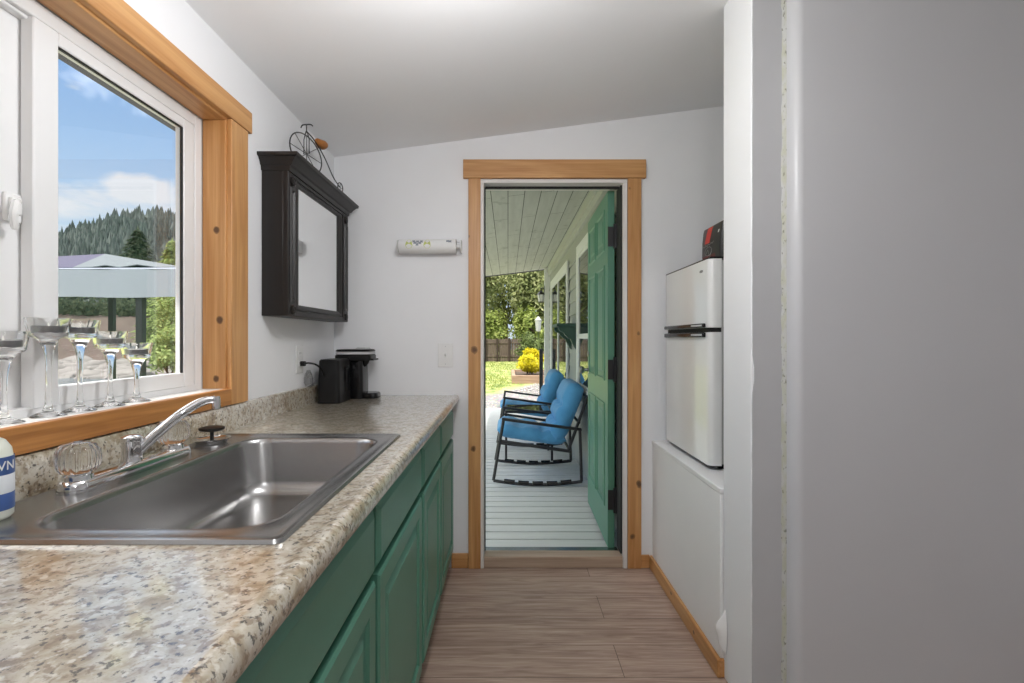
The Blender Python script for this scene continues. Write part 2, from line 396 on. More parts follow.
def leaf_cloud(bm, c, rad, n, size, rng, shell=.55, clumps=0):
    c = Vector(c); cl = None
    if clumps:
        cl = []
        for _ in range(clumps):
            d = Vector((rng.gauss(0, 1), rng.gauss(0, 1), rng.gauss(0, 1))).normalized()*rng.uniform(.45, .88)
            cl.append(d)
    for _ in range(n):
        d = Vector((rng.gauss(0, 1), rng.gauss(0, 1), rng.gauss(0, 1))).normalized()
        if cl: d = rng.choice(cl) + d*rng.uniform(.12, .34)
        else: d *= rng.uniform(shell, 1)
        p = c + Vector((d.x*rad[0], d.y*rad[1], d.z*rad[2]))
        nn = (d + Vector((rng.uniform(-1, 1), rng.uniform(-1, 1), rng.uniform(-.3, 1.3)))).normalized()
        a = nn.orthogonal().normalized(); a = Matrix.Rotation(rng.uniform(0, 6.28), 3, nn) @ a; b_ = nn.cross(a)
        s = size*rng.uniform(.6, 1.25)
        v = [bm.verts.new(p+a*s), bm.verts.new(p+b_*s*.45), bm.verts.new(p-a*s), bm.verts.new(p-b_*s*.45)]
        bm.faces.new(v)

def abs_loc(o):
    l = Vector((0, 0, 0))
    while o is not None: l += o.location; o = o.parent
    return l
def obj(name, bm, mat, parent=None, bevel=0, seg=2, smooth=True, ang=35, center=True):
    """one mesh object; vertices are given in the parent's world frame"""
    if not bm.faces: raise RuntimeError(name)
    bmesh.ops.recalc_face_normals(bm, faces=bm.faces[:])
    base = abs_loc(parent) if parent else Vector((0, 0, 0))
    loc = Vector((0, 0, 0))
    if center:
        xs = [v.co for v in bm.verts]
        lo = Vector([min(v[k] for v in xs) for k in range(3)]); hi = Vector([max(v[k] for v in xs) for k in range(3)])
        w_ = Vector(((lo.x+hi.x)/2, (lo.y+hi.y)/2, lo.z))
    else: w_ = base.copy()
    loc = w_ - base
    bmesh.ops.translate(bm, verts=bm.verts[:], vec=-w_)
    if smooth:
        th = math.radians(ang)
        for f in bm.faces: f.smooth = True
        for e in bm.edges:
            if len(e.link_faces) != 2 or e.calc_face_angle(0) > th: e.smooth = False
    me = bpy.data.meshes.new(name); bm.to_mesh(me); bm.free()
    o = bpy.data.objects.new(name, me); COL.objects.link(o); me.materials.append(M[mat] if isinstance(mat, str) else mat)
    o.location = loc
    if parent: o.parent = parent
    if bevel:
        bv = o.modifiers.new('bevel', 'BEVEL'); bv.width = bevel; bv.segments = seg; bv.limit_method = 'ANGLE'; bv.angle_limit = math.radians(40)
    return o
def tag(o, label=None, cat=None, group=None, kind=None):
    if label: o['label'] = label
    if cat: o['category'] = cat
    if group: o['group'] = group
    if kind: o['kind'] = kind
    return o
def thing(name, loc, label, cat, group=None, kind=None, rz=0):
    o = bpy.data.objects.new(name, None); COL.objects.link(o); o.location = loc; o.rotation_euler = (0, 0, rz); o.empty_display_size = .1
    return tag(o, label, cat, group, kind)
def struct(name, bm, mat, label, cat, parent=None, **kw):
    return tag(obj(name, bm, mat, parent, **kw), label, cat, None, 'structure')
def children(o): return [c for c in bpy.data.objects if c.parent == o]
def copy_tree(o, parent=None):
    c = o.copy(); COL.objects.link(c); c.parent = parent
    for ch in children(o): copy_tree(ch, c)
    return c
def text_bm(body, size):
    cu = bpy.data.curves.new('txt', 'FONT'); cu.body = body; cu.size = size; cu.extrude = .0003; cu.align_x = 'CENTER'
    o = bpy.data.objects.new('txt', cu); COL.objects.link(o)
    me = bpy.data.meshes.new_from_object(o.evaluated_get(bpy.context.evaluated_depsgraph_get()))
    bpy.data.objects.remove(o); bm = B(); bm.from_mesh(me); bpy.data.meshes.remove(me); return bm

# ================================================================== ROOM SHELL
XW, YB = -.924, 2.66             # left wall face, back wall face
zc = lambda x: 2.183+.131*(x+.924)
XR, YREAR = 2.4, -2.6
bm = B(); box(bm, XW-.13, XR+.1, YREAR-.1, YB+.12, -.12, 0)
struct('floor', bm, 'floor', 'brown wood plank floor between the green cabinets and the white half wall', 'floor')
bm = B(); prism(bm, [(XW-.13, zc(XW-.13)), (XR+.1, zc(XR+.1)), (XR+.1, zc(XR+.1)+.15), (XW-.13, zc(XW-.13)+.15)], 'Y', YREAR-.1, YB+.12)
struct('ceiling', bm, 'ceiling', 'white sloping ceiling rising to the right', 'ceiling')
# left wall with window opening
WY0, WY1, WZ0, WZ1 = .46, 1.64, 1.03, 1.94
bm = B()
for a in ((YREAR, WY0, 0, 2.25), (WY1, YB+.12, 0, 2.25), (WY0, WY1, 0, WZ0), (WY0, WY1, WZ1, 2.25)):
    box(bm, XW-.13, XW, a[0], a[1], a[2], min(a[3], zc(XW)+.005))
struct('wall_left', bm, 'wall', 'white wall holding the sliding window and the dark mirror cabinet', 'wall')
# back wall with door opening
DX0, DX1, DZ1 = -.150, .632, 2.060
bm = B()
def wallseg(x0, x1, z0):
    prism(bm, [(x0, z0), (x1, z0), (x1, zc(x1)+.005), (x0, zc(x0)+.005)], 'Y', YB, YB+.12)
wallseg(XW, DX0, 0); wallseg(DX1, XR, 0); wallseg(DX0, DX1, DZ1)
struct('wall_back', bm, 'wall', 'white end wall around the open green door', 'wall')
# partition on the right and the hidden part of the room
bm = B(); prism(bm, [(.775, 0), (XR, 0), (XR, zc(XR)+.005), (.775, zc(.775)+.005)], 'Y', 1.595, 1.80)
struct('wall_right', bm, 'wall', 'white partition wall with rough edge at the right, beside the refrigerator', 'wall', bevel=.004)
bm = B(); prism(bm, [(1.50, 0), (1.58, 0), (1.58, zc(1.5)), (1.50, zc(1.5))], 'Y', 1.80, YB)
struct('wall_nook', bm, 'wall', 'white wall behind the refrigerator nook', 'wall')
bm = B(); box(bm, XR, XR+.1, YREAR, 1.595, 0, zc(XR))
struct('wall_side', bm, 'wall', 'white wall at the side behind the camera', 'wall')
bm = B(); prism(bm, [(XW, 0), (XR, 0), (XR, zc(XR)), (XW, zc(XW))], 'Y', YREAR-.1, YREAR)
struct('wall_rear', bm, 'wall', 'white wall behind the camera', 'wall')
pw = bpy.data.objects['wall_right']
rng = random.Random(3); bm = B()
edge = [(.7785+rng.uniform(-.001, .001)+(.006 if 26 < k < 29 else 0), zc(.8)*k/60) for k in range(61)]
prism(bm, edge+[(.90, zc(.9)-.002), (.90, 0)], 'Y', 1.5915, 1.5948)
obj('grey_layer', bm, 'partition_grey', pw, smooth=False)  # darker grey layer over the partition's camera-facing face, with a ragged edge
# rounded panel on the partition
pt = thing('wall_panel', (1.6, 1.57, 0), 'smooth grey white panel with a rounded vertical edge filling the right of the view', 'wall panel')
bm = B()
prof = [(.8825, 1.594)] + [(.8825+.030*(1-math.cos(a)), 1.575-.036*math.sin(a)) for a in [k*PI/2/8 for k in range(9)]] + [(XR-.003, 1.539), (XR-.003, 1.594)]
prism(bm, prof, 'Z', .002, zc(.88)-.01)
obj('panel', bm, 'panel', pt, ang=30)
bm = B(); rng = random.Random(4); rings = []
for k in range(90):
    z = .004+k*(zc(.87)-.03)/89; j = rng.uniform(-.002, .003); wj = rng.uniform(-.002, .002)
    rings.append([(.868+wj, 1.5945, z), (.873+j, 1.588+j*.4, z), (.884, 1.583, z), (.886, 1.5945, z)])
loops(bm, rings); tag(obj('caulk_bead', bm, 'caulk', pt), 'yellowed caulk line')

# half wall ledge
bm = B(); box(bm, .767, 1.498, 1.806, YB-.002, 0, .655); 
hw = thing('half_wall', (1.13, 2.23, 0), 'low white ledge wall that carries the refrigerator', 'ledge', kind='structure')
obj('ledge_face', bm, 'bench_white', hw, bevel=.004)
bm = B(); box(bm, .764, 1.498, 1.803, YB-.002, .655, .677); obj('ledge_top', bm, 'bench_white', hw, bevel=.004)
# baseboards
bm = B(); box(bm, .750, .766, 1.79, YB-.002, .001, .066); box(bm, .7505, .80, 1.7905, 1.804, .001, .0655)
struct('baseboard_right', bm, 'pine_y', 'pine baseboard along the foot of the white half wall', 'baseboard', bevel=.003)
bm = B(); box(bm, -.30, -.2105, YB-.014, YB-.001, .001, .078)
struct('baseboard_back', bm, 'pine_x', 'short pine baseboard between the green cabinets and the door casing', 'baseboard', bevel=.003)
bm = B(); box(bm, .7055, .7495, YB-.014, YB-.001, .001, .07)
struct('baseboard_corner', bm, 'pine_x', 'short pine baseboard between the door casing and the half wall', 'baseboard', bevel=.003)

# ------------------------------------------------------------------ kitchen window
win = thing('window_1', (-.99, 1.05, WZ0), 'white sliding window above the sink', 'window', kind='structure')
XF = -.995
bm = B()
z0, z1, y0, y1 = 1.042, 1.930, .47, 1.63
for a in ((y0, y0+.036, z0, z1), (y1-.036, y1, z0, z1), (y0+.036, y1-.036, z0, z0+.03), (y0+.036, y1-.036, z1-.036, z1)):
    box(bm, XF-.062, XF-.002, *a)
for a in ((y1-.044, y1-.036, z0+.03, z1-.036), (y0+.036, y1-.044, z1-.044, z1-.036)): box(bm, XF-.05, XF-.012, *a)
obj('window_frame', bm, 'vinyl', win, bevel=.003)
def sash(name, ya, yb, xa, xb, st0, st1, zg0, zg1):
    s_ = B()
    for a in ((ya, ya+st0, z0+.025, z1-.037), (yb-st1, yb, z0+.025, z1-.037), (ya+st0, yb-st1, z0+.025, zg0), (ya+st0, yb-st1, zg1, z1-.037)):
        box(s_, xa, xb, *a)
    o = obj(name, s_, 'vinyl', win, bevel=.003)
    g_ = B(); xm = xb-.0065
    for yy, zz in (((yb-st1-.006, yb-st1), (zg0, zg1)),): box(g_, xm-.003, xm+.003, yy[0], yy[1], zz[0], zz[1])
    box(g_, xm-.003, xm+.003, ya+st0, yb-st1-.006, zg1-.004, zg1)
    obj('gasket', g_, 'dark', o)
    p_ = B(); box(p_, xm-.002, xm+.002, ya+st0-.004, yb-st1+.004, zg0-.004, zg1+.004)
    obj('pane', p_, 'pane', o); return o
sash('sash', 1.048, 1.586, XF-.028, XF, .060, .050, 1.111, 1.865)
ls = sash('sash', .506, 1.066, XF-.060, XF-.031, .052, .095, 1.111, 1.865)
# latch on the left sash
lt = B(); box(lt, XF-.031, XF-.022, 1.012, 1.047, 1.455, 1.515); box(lt, XF-.023, XF-.012, 1.017, 1.039, 1.47, 1.505)
la = obj('latch', lt, 'white_gloss', ls, bevel=.003)
lt = B(); tube(lt, arc_pts([(XF-.014, 1.029, 1.497), (XF-.004, 1.015, 1.490), (XF-.002, 1.008, 1.462), (XF-.006, 1.016, 1.438)], 6), [.007]*6+[.0085]*6+[.007]*6+[.005], 8)
obj('latch_lever', lt, 'white_gloss', la)
bm = B(); box(bm, XF, -.9275, .471, 1.629, 1.030, 1.053)
obj('window_sill', bm, 'white_gloss', win, bevel=.002)

# pine jamb and casing
tr = thing('trim_1', (-.93, 1.05, 1.0), 'pine casing and jamb around the kitchen window', 'window trim', kind='structure')
def jb(name, m_, *a):
    q = B(); box(q, *a); return obj(name, q, m_, tr, bevel=.0025)
jb('jamb_board', 'pine_z', XF-.002, XW+.003, 1.630, 1.6485, 1.030, 1.9305)
jb('jamb_board', 'pine_z', XF-.002, XW+.003, .4515, .470, 1.030, 1.9305)
jb('head_jamb', 'pine_y', XF-.002, XW+.003, .4515, 1.6485, 1.9305, 1.949)
jb('side_casing', 'pine_z', XW+.001, -.905, 1.638, 1.743, .999, 1.937)
jb('side_casing', 'pine_z', XW+.001, -.905, .357, .462, .999, 1.937)
jb('header_casing', 'pine_y', XW+.001, -.902, .335, 1.765, 1.9375, 2.011)
jb('apron', 'oak_y', -.927, -.905, .4625, 1.6375, .9995, 1.0525)

# ------------------------------------------------------------------ door frame, casing, threshold
tr = thing('trim_2', (.24, 2.65, 0), 'pine casing around the open doorway', 'door trim', kind='structure')
jb('side_casing', 'pine_z', -.2095, -.1445, 2.640, YB-.001, .001, 2.0645)
jb('side_casing', 'pine_z', .634, .7048, 2.640, YB-.001, .001, 2.0645)
jb('header_casing', 'pine_x', -.237, .729, 2.636, YB-.001, 2.065, 2.163)
tr = thing('trim_3', (.24, 2.72, 0), 'white door jamb inside the pine casing', 'door jamb', kind='structure')
jb('jamb_board', 'jamb_white', -.1490, -.1277, YB-.018, YB+.125, .001, 2.040)
jb('jamb_board', 'jamb_white', .609, .6315, YB-.018, YB+.125, .001, 2.040)
jb('head_jamb', 'jamb_white', -.149, .6315, YB-.018, YB+.125, 2.0402, 2.0595)
q = B()
box(q, -.1274, -.1215, YB+.045, YB+.06, .07, 2.035); box(q, .600, .6087, YB+.006, YB+.105, .07, 2.035); box(q, -.1215, .600, YB+.045, YB+.06, 2.029, 2.040)
obj('weatherstrip', q, 'dark', tr)
bm = B(); box(bm, -.1272, .6085, YB-.012, YB+.07, .001, .062); th = struct('door_threshold', bm, 'threshold', 'pale wood threshold of the doorway', 'threshold', bevel=.004)
bm = B(); box(bm, -.127, .6083, YB+.0705, YB+.14, .001, .052); obj('metal_sill', bm, 'steel', th, bevel=.003)

# open green door
YD0, YD1 = 2.783, 3.563
door = thing('door_1', (.60, YD0, .05), 'green panelled door standing open onto the porch', 'door', kind='structure')
bm = B(); box(bm, .562, .600, YD0, YD1, .052, 2.040)
leaf = obj('door_leaf', bm, 'green_door', door, bevel=.003)
for side in (-1, 1):
    bm = B(); xf = .562 if side < 0 else .600
    fn = lambda u, v, d: (xf+side*d, u, v)
    for ya, yb in ((YD0+.11, YD0+.345), (YD0+.435, YD0+.67)):
        for za, zb in ((1.740, 1.940), (.995, 1.620), (.275, .830)):
            rects(bm, fn, ya-.02, yb+.02, za-.02, zb+.02, [(0, 0), (.004, .006), (.014, .007), (.022, -.004), (.026, -.006)], True)
            rects(bm, fn, ya+.012, yb-.012, za+.012, zb-.012, [(0, -.006), (.028, .005), (.03, .005)], True)
    obj('door_panels', bm, 'green_door', leaf, ang=20)
for za in (1.72, .98, .255):
    h = B(); box(h, .602, .6085, YD0-.03, YD0+.05, za, za+.13); lathe(h, [(.009, za-.004), (.009, za+.134)], (.6005, YD0-.008, 0), 10)
    box(h, .5625, .600, YD0-.003, YD0-.0005, za+.01, za+.12)
    obj('hinge', h, 'black_metal', leaf)
k = B(); yk, zk = YD1-.065, 1.0
lathe(k, [(.03, .562), (.03, .556), (.012, .553), (.011, .528), (.022, .522), (.028, .508), (.024, .497), (.008, .493)], (0, yk, zk), 18, 'X')
lathe(k, [(.02, .562), (.02, .553), (.006, .550)], (0, yk, zk+.11), 14, 'X')
obj('door_knob', k, M['tin'], leaf)
door.rotation_euler = (0, 0, 0)
leaf.rotation_euler = (0, 0, math.radians(-1.0))

# ================================================================== LEFT RUN: cabinets, counter, sink
XC = -.306
def panel_front(name, parent, y0, y1, za, zb, raised):
    bm = B(); fn = lambda u, v, d: (XC+d, u, v)
    if raised:
        rects(bm, fn, y0, y1, za, zb, [(0, -.0345), (0, .014), (.007, .019), (.052, .019), (.056, .011), (.066, .009), (.070, .009), (.092, .017), (.094, .017)])
    else:
        rects(bm, fn, y0, y1, za, zb, [(0, -.0345), (0, .010), (.004, .013), (.016, .019), (.018, .019)])
    return obj(name, bm, 'green', parent, ang=18)
def cabinet(y0, y1, label, fronts, x=XC):
    r = thing('base_cabinet', (-.6, (y0+y1)/2, 0), label, 'cabinet', 'green base cabinets')
    bm = B(); t_ = .018; x -= .035
    box(bm, -.922, x, y0+.0005, y0+t_, .092, .878); box(bm, -.922, x, y1-t_, y1-.0005, .092, .878)
    box(bm, -.922, x, y0+t_, y1-t_, .092, .11); box(bm, -.922, -.914, y0+t_, y1-t_, .11, .878)
    box(bm, x-.02, x, y0+t_, y1-t_, .845, .878); box(bm, x-.02, x, y0+t_, y1-t_, .688, .700)
    box(bm, x-.014, x-.005, y0+t_, y1-t_, .11, .845)
    obj('cabinet_body', bm, 'toe_gap_shade', r)  # carcass coloured dark to stand for shade in the gaps between fronts
    bm = B(); box(bm, -.91, x-.03, y0+.001, y1-.001, .001, .0915); obj('toe_kick', bm, 'toe_gap_shade', r)
    for a, b_ in fronts:
        panel_front('drawer_front', r, a, b_, .704, .846, False)
        panel_front('cabinet_door', r, a, b_, .104, .688, True)
    return r
cabinet(2.142, 2.656, 'green base cabinet at the end against the back wall', [(2.160, 2.632)])
cabinet(1.694, 2.140, 'narrow green base cabinet second from the back wall', [(1.712, 2.126)])
cabinet(.515, 1.692, 'wide green sink cabinet with two doors and two false drawer fronts', [(1.118, 1.672), (.535, 1.090)])
cabinet(-.30, .513, 'green base cabinet on the camera side of the sink cabinet', [(-.28, .495)])

ct = thing('countertop', (-.6, 1.0, .879), 'speckled beige laminate countertop with backsplash along the window wall', 'countertop')
YC0, YC1 = -.62, 2.656
SX0, SX1, SY0, SY1 = -.872, -.342, .736, 1.531
def nose(x_in): return [(x_in, .879), (-.275, .879), (-.2635, .883), (-.2600, .893), (-.2605, .906), (-.2650, .9155), (-.2740, .9200), (-.2840, .9205), (-.2990, .9170), (x_in, .917)]
bm = B()
prism(bm, nose(-.904), 'Y', YC0, SY0); prism(bm, nose(SX1), 'Y', SY0, SY1); prism(bm, nose(-.904), 'Y', SY1, YC1)
box(bm, -.904, SX0, SY0, SY1, .879, .917)
bmesh.ops.remove_doubles(bm, verts=bm.verts[:], dist=1e-5)
obj('worktop', bm, 'counter', ct, ang=40)
bm = B(); prism(bm, [(-.9235, .879), (-.9045, .879), (-.9045, .975), (-.9065, .9885), (-.911, .996), (-.917, .998), (-.9235, .998)], 'Y', YC0, YC1)
obj('backsplash', bm, 'counter', ct, ang=40)

# sink
sk = thing('sink', (-.6, 1.13, .917), 'stainless steel single bowl drop-in sink under the window', 'sink')
bm = B()
ox0, ox1, oy0, oy1 = -.886, -.328, .723, 1.545
bx0, bx1, by0, by1 = -.765, -.375, .774, 1.475
R_ = [rrect(ox0, ox1, oy0, oy1, .016, .9176), rrect(ox0+.003, ox1-.003, oy0+.003, oy1-.003, .015, .9235), rrect(ox0+.010, ox1-.010, oy0+.010, oy1-.010, .014, .9245),
      rrect(ox0+.018, ox1-.018, oy0+.018, oy1-.018, .014, .9215), rrect(bx0-.010, bx1+.010, by0-.010, by1+.010, .075, .9215), rrect(bx0-.004, bx1+.004, by0-.004, by1+.004, .072, .9225),
      rrect(bx0, bx1, by0, by1, .07, .919), rrect(bx0+.003, bx1-.003, by0+.003, by1-.003, .07, .908), rrect(bx0+.012, bx1-.012, by0+.012, by1-.012, .072, .80),
      rrect(bx0+.018, bx1-.018, by0+.018, by1-.018, .075, .778), rrect(bx0+.032, bx1-.032, by0+.032, by1-.032, .075, .764), rrect(bx0+.055, bx1-.055, by0+.055, by1-.055, .07, .760)]
loops(bm, R_, False, True)
obj('sink_bowl', bm, 'steel', sk, ang=50)
bm = B(); cx, cy = -.57, 1.124
lathe(bm, [(.056, .7605), (.054, .7625), (.045, .762), (.041, .7612)], (cx, cy, 0), 28, cap0=False); obj('drain_ring', bm, 'chrome', sk)
# faucet
XFc = -.835
fc = thing('faucet', (XFc, 1.11, .9215), 'chrome kitchen faucet with two clear knobs behind the sink bowl', 'faucet')
bm = B()
def stad(z, w_, l_): return rrect(XFc-w_, XFc+w_, 1.115-l_, 1.115+l_, w_*.98, z, 7)
loops(bm, [stad(.9217, .029, .178), stad(.934, .029, .178), stad(.943, .026, .174), stad(.946, .020, .165)])
obj('base_plate', bm, 'chrome', fc, ang=50)
bm = B(); lathe(bm, [(.022, .942), (.020, .953), (.0195, .985), (.021, .988), (.0205, .998), (.010, 1.002)], (XFc, 1.11, 0), 24)
pth = arc_pts([(XFc+.005, 1.115, .962), (-.80, 1.14, 1.000), (-.765, 1.165, 1.038), (-.740, 1.188, 1.060), (-.722, 1.205, 1.068), (-.712, 1.215, 1.067)], 6)
tube(bm, pth, [.0125-.0035*i/(len(pth)-1) for i in range(len(pth))], 14)
lathe(bm, [(.009, 1.045), (.0105, 1.046), (.0105, 1.068), (.009, 1.076), (.003, 1.078)], (-.711, 1.2165, 0), 18)
obj('spout', bm, 'chrome', fc, ang=50)
for yk in (.971, 1.246):
    bm = B(); lathe(bm, [(.026, .941), (.024, .952), (.016, .956)], (XFc, yk, 0), 20); o = obj('knob_collar', bm, 'chrome', fc)
    bm = B(); lathe(bm, [(.014, .9565), (.027, .958), (.0335, .968), (.0355, .982), (.0340, .998), (.027, 1.010), (.013, 1.0145)], (XFc, yk, 0), 48, flute=12, famp=.045)
    kb = obj('knob', bm, 'acrylic', fc, ang=60)
    bm = B(); lathe(bm, [(.007, 1.0148), (.0065, 1.0165), (.002, 1.017)], (XFc, yk, 0), 14); obj('knob_button', bm, 'tin', kb)
# strainer on the sink ledge
st = thing('sink_strainer', (-.835, 1.41, .9218), 'chrome sink strainer with black knob lying at the back corner of the sink', 'strainer')
bm = B(); lathe(bm, [(.036, .9219), (.040, .926), (.0425, .931), (.048, .934), (.048, .9365), (.040, .937), (.034, .9325), (.012, .931)], (-.835, 1.41, 0), 30); obj('strainer_basket', bm, 'chrome', st)
bm = B(); lathe(bm, [(.005, .931), (.005, .955), (.028, .957), (.033, .961), (.032, .966), (.020, .969)], (-.835, 1.41, 0), 24); obj('knob', bm, 'black', st)

# soap bottle at the sink corner
sb = thing('soap_bottle', (-.848, .812, .9216), 'white dish soap bottle with blue label at the sink corner', 'soap bottle')
def oval(rx, ry, z, n=28): return [(-.848+rx*math.cos(2*PI*k/n), .812+ry*math.sin(2*PI*k/n), z) for k in range(n)]
bm = B(); loops(bm, [oval(.030, .026, .9222), oval(.035, .031, .928), oval(.0355, .0315, .96), oval(.0345, .031, 1.02), oval(.032, .029, 1.036), oval(.024, .022, 1.049), oval(.012, .012, 1.056), oval(.011, .011, 1.062)])
obj('bottle_body', bm, 'bottle_white', sb, ang=50)
for nm, za, zb, mt in (('label_band', .995, 1.024, 'label_blue'), ('label_band', .965, .995, 'label_white'), ('label_band', .938, .965, 'label_blue')):
    bm = B(); loops(bm, [oval(.0357, .0317, za), oval(.0360, .0320, za+.001), oval(.0359-.0004*(za > .99), .0319, zb-.001), oval(.0355, .0315, zb)], False, False); lb = obj(nm, bm, mt, sb)
    if za > .99:
        bm = text_bm('DAWN', .021)
        for v in bm.verts:
            a = -.62 + v.co.x/.034; v.co = Vector((-.848+(.0364+v.co.z)*math.cos(a), .812+(.0326+v.co.z)*math.sin(a), 1.003+v.co.y))
        obj('label_text', bm, 'print_white', lb, smooth=False)
bm = B(); lathe(bm, [(.014, 1.062), (.014, 1.078), (.011, 1.082), (.006, 1.095), (.004, 1.096)], (-.848, .812, 0), 18); obj('cap', bm, 'label_blue', sb)

# tealight holders on the sill
def holder(x, y, h, r, label):
    o = thing('tealight_holder', (x, y, 1.0535), label, 'candle holder', 'glass tealight holders on the window sill')
    z = 1.0535; bm = B()
    hc = .038
    lathe(bm, [(.030, z), (.0305, z+.002), (.022, z+.006), (.010, z+.012), (.006, z+.026), (.005, z+.05), (.0055, z+h-hc-.055), (.0075, z+h-hc-.035), (.012, z+h-hc-.018), (.019, z+h-hc-.005), (r*.80, z+h-hc), (r*.84, z+h-hc+.003), (r, z+h),
               (r-.003, z+h), (r*.84-.003, z+h-hc+.010), (r*.80-.003, z+h-hc+.0075), (.003, z+h-hc+.0075)], (x, y, 0), 32)
    obj('glass_holder', bm, 'glass', o, ang=50)
    bm = B(); lathe(bm, [(r*.70, z+h-hc+.0085), (r*.71, z+h-hc+.021), (r*.69, z+h-hc+.0212), (r*.68, z+h-hc+.019), (.004, z+h-hc+.0188)], (x, y, 0), 22); c_ = obj('tealight', bm, 'tin', o)
    bm = B(); lathe(bm, [(r*.67, z+h-hc+.0192), (r*.65, z+h-hc+.0200), (.002, z+h-hc+.0200), (.0012, z+h-hc+.029)], (x, y, 0), 18); obj('wax', bm, 'wax', c_)
for y, h, r, label in ((.952, .176, .038, 'first glass tealight holder, cut by the edge beside the window latch'), (1.045, .205, .0385, 'tall glass tealight holder in front of the white window stile'),
                       (1.122, .204, .0375, 'tall glass tealight holder against the view, third along the sill'), (1.207, .180, .0365, 'medium glass tealight holder in front of the window pane'),
                       (1.293, .152, .0355, 'shortest glass tealight holder at the far end of the row')):
    holder(-.9605, y, h, r, label)

# ------------------------------------------------------------------ mirror cabinet
mc = thing('mirror_cabinet', (-.87, 2.22, 1.3), 'dark brown wall cabinet with a mirror door and moulded crown', 'cabinet')
bm = B(); box(bm, XW+.001, -.842, 1.872, 2.568, 1.302, 1.868); obj('cabinet_body', bm, 'espresso', mc, bevel=.002)
bm = B()
def crown(x1, y0, y1, z): return [(XW+.001, y0, z), (x1, y0, z), (x1, y1, z), (XW+.001, y1, z)]
loops(bm, [crown(-.818, 1.868, 2.572, 1.846), crown(-.814, 1.866, 2.574, 1.862), crown(-.806, 1.861, 2.579, 1.866), crown(-.800, 1.857, 2.583, 1.876), crown(-.786, 1.846, 2.592, 1.890), crown(-.777, 1.838, 2.598, 1.893), crown(-.775, 1.836, 2.600, 1.905)])
obj('crown', bm, 'espresso', mc, ang=20)
bm = B()
fn = lambda u, v, d: (-.842+d, u, v)
def frame_bar(y0, y1, za, zb, d=.020): rects(bm, fn, y0, y1, za, zb, [(0, 0), (0, d-.003), (.003, d), (.004, d)])
frame_bar(1.872, 1.945, 1.302, 1.846); frame_bar(2.490, 2.568, 1.302, 1.846)
frame_bar(1.945, 2.490, 1.302, 1.325); frame_bar(1.945, 2.490, 1.832, 1.846)
for ya, yb in ((1.884, 1.930), (2.506, 2.554)):
    rects(bm, fn, ya, yb, 1.352, 1.790, [(0, .019), (.003, .026), (.012, .026), (.015, .021), (.019, .021), (.022, .026)])
df = obj('face_frame', bm, 'espresso', mc, ang=20)
for yy in (1.908, 2.530):
    for zz in (1.326, 1.815):
        bm = B(); lathe(bm, [(.018, -.822), (.018, -.816), (.014, -.814), (.012, -.8185), (.006, -.818), (.004, -.815)], (0, yy, zz), 20, 'X'); obj('rosette', bm, 'espresso', mc)
bm = B(); fr = lambda a, b_, c_, d: [(-.842+a, b_, c_)]
def ring(i, d): return [(-.842+d, 1.947+i, 1.327+i*.6), (-.842+d, 2.488-i, 1.327+i*.6), (-.842+d, 2.488-i, 1.830-i*.4), (-.842+d, 1.947+i, 1.830-i*.4)]
loops(bm, [ring(0, .0), ring(0, .016), ring(.012, .018), ring(.034, .012), ring(.040, .004), ring(.040, .0)], False, False); dr = obj('mirror_door', bm, 'espresso', mc, ang=20)
bm = B(); box(bm, -.8415, -.836, 1.980, 2.455, 1.345, 1.818); obj('mirror_glass', bm, 'mirror', dr)

# penny-farthing ornament on the cabinet
pf = thing('bicycle_ornament', (-.84, 2.1, 1.9055), 'black wire penny farthing bicycle ornament with a wooden saddle on the mirror cabinet', 'ornament')
c0 = Vector((-.838, 2.08, 1.985)); dx = Vector((.16, .98, 0)).normalized()
zt = 1.9055
bm = B(); A_, H_ = .118, .0755
wp = [c0 + dx*(A_*math.cos(2*PI*k/40)) + Vector((0, 0, 1))*(H_*math.sin(2*PI*k/40)) for k in range(40)]
tube(bm, wp, .0026, 6, True)
for k in range(0, 40, 5): tube(bm, [c0, wp[k]], .0014, 5)
obj('large_wheel', bm, 'wire', pf)
bm = B(); c1 = c0 + dx*.285 + Vector((0, 0, -.055))
wp2 = [c1 + dx*(.024*math.cos(2*PI*k/24)) + Vector((0, 0, 1))*(.022*math.sin(2*PI*k/24)) for k in range(24)]
tube(bm, wp2, .0024, 6, True); tube(bm, [wp2[0], wp2[12]], .0013, 5); tube(bm, [wp2[6], wp2[18]], .0013, 5); obj('small_wheel', bm, 'wire', pf)
bm = B(); head = c0 + dx*.0 + Vector((0, 0, .088))
n_ = dx.cross(Vector((0, 0, 1)))
tube(bm, arc_pts([head + Vector((0, 0, .006)), head + dx*.06 + Vector((0, 0, -.008)), head + dx*.14 + Vector((0, 0, -.05)), head + dx*.22 + Vector((0, 0, -.115)), c1], 6), .0026, 6)
for s_ in (-1, 1): tube(bm, [head + n_*s_*.002 + Vector((0, 0, .006)), c0 + n_*s_*.012 + Vector((0, 0, .06)), c0 + n_*s_*.012], .0022, 6)
obj('frame', bm, 'wire', pf)
bm = B(); hb = head + Vector((0, 0, .034))
tube(bm, [head, hb], .0024, 6)
tube(bm, arc_pts([hb + n_*-.026 + Vector((0, 0, -.012)), hb + n_*-.018 + Vector((0, 0, -.001)), hb, hb + n_*.018 + Vector((0, 0, -.001)), hb + n_*.028 + Vector((0, 0, -.008))], 5), .0026, 6)
obj('handlebar', bm, 'wire', pf)
bm = B(); sc_ = head + dx*.105 + Vector((0, 0, -.004))
rg = []
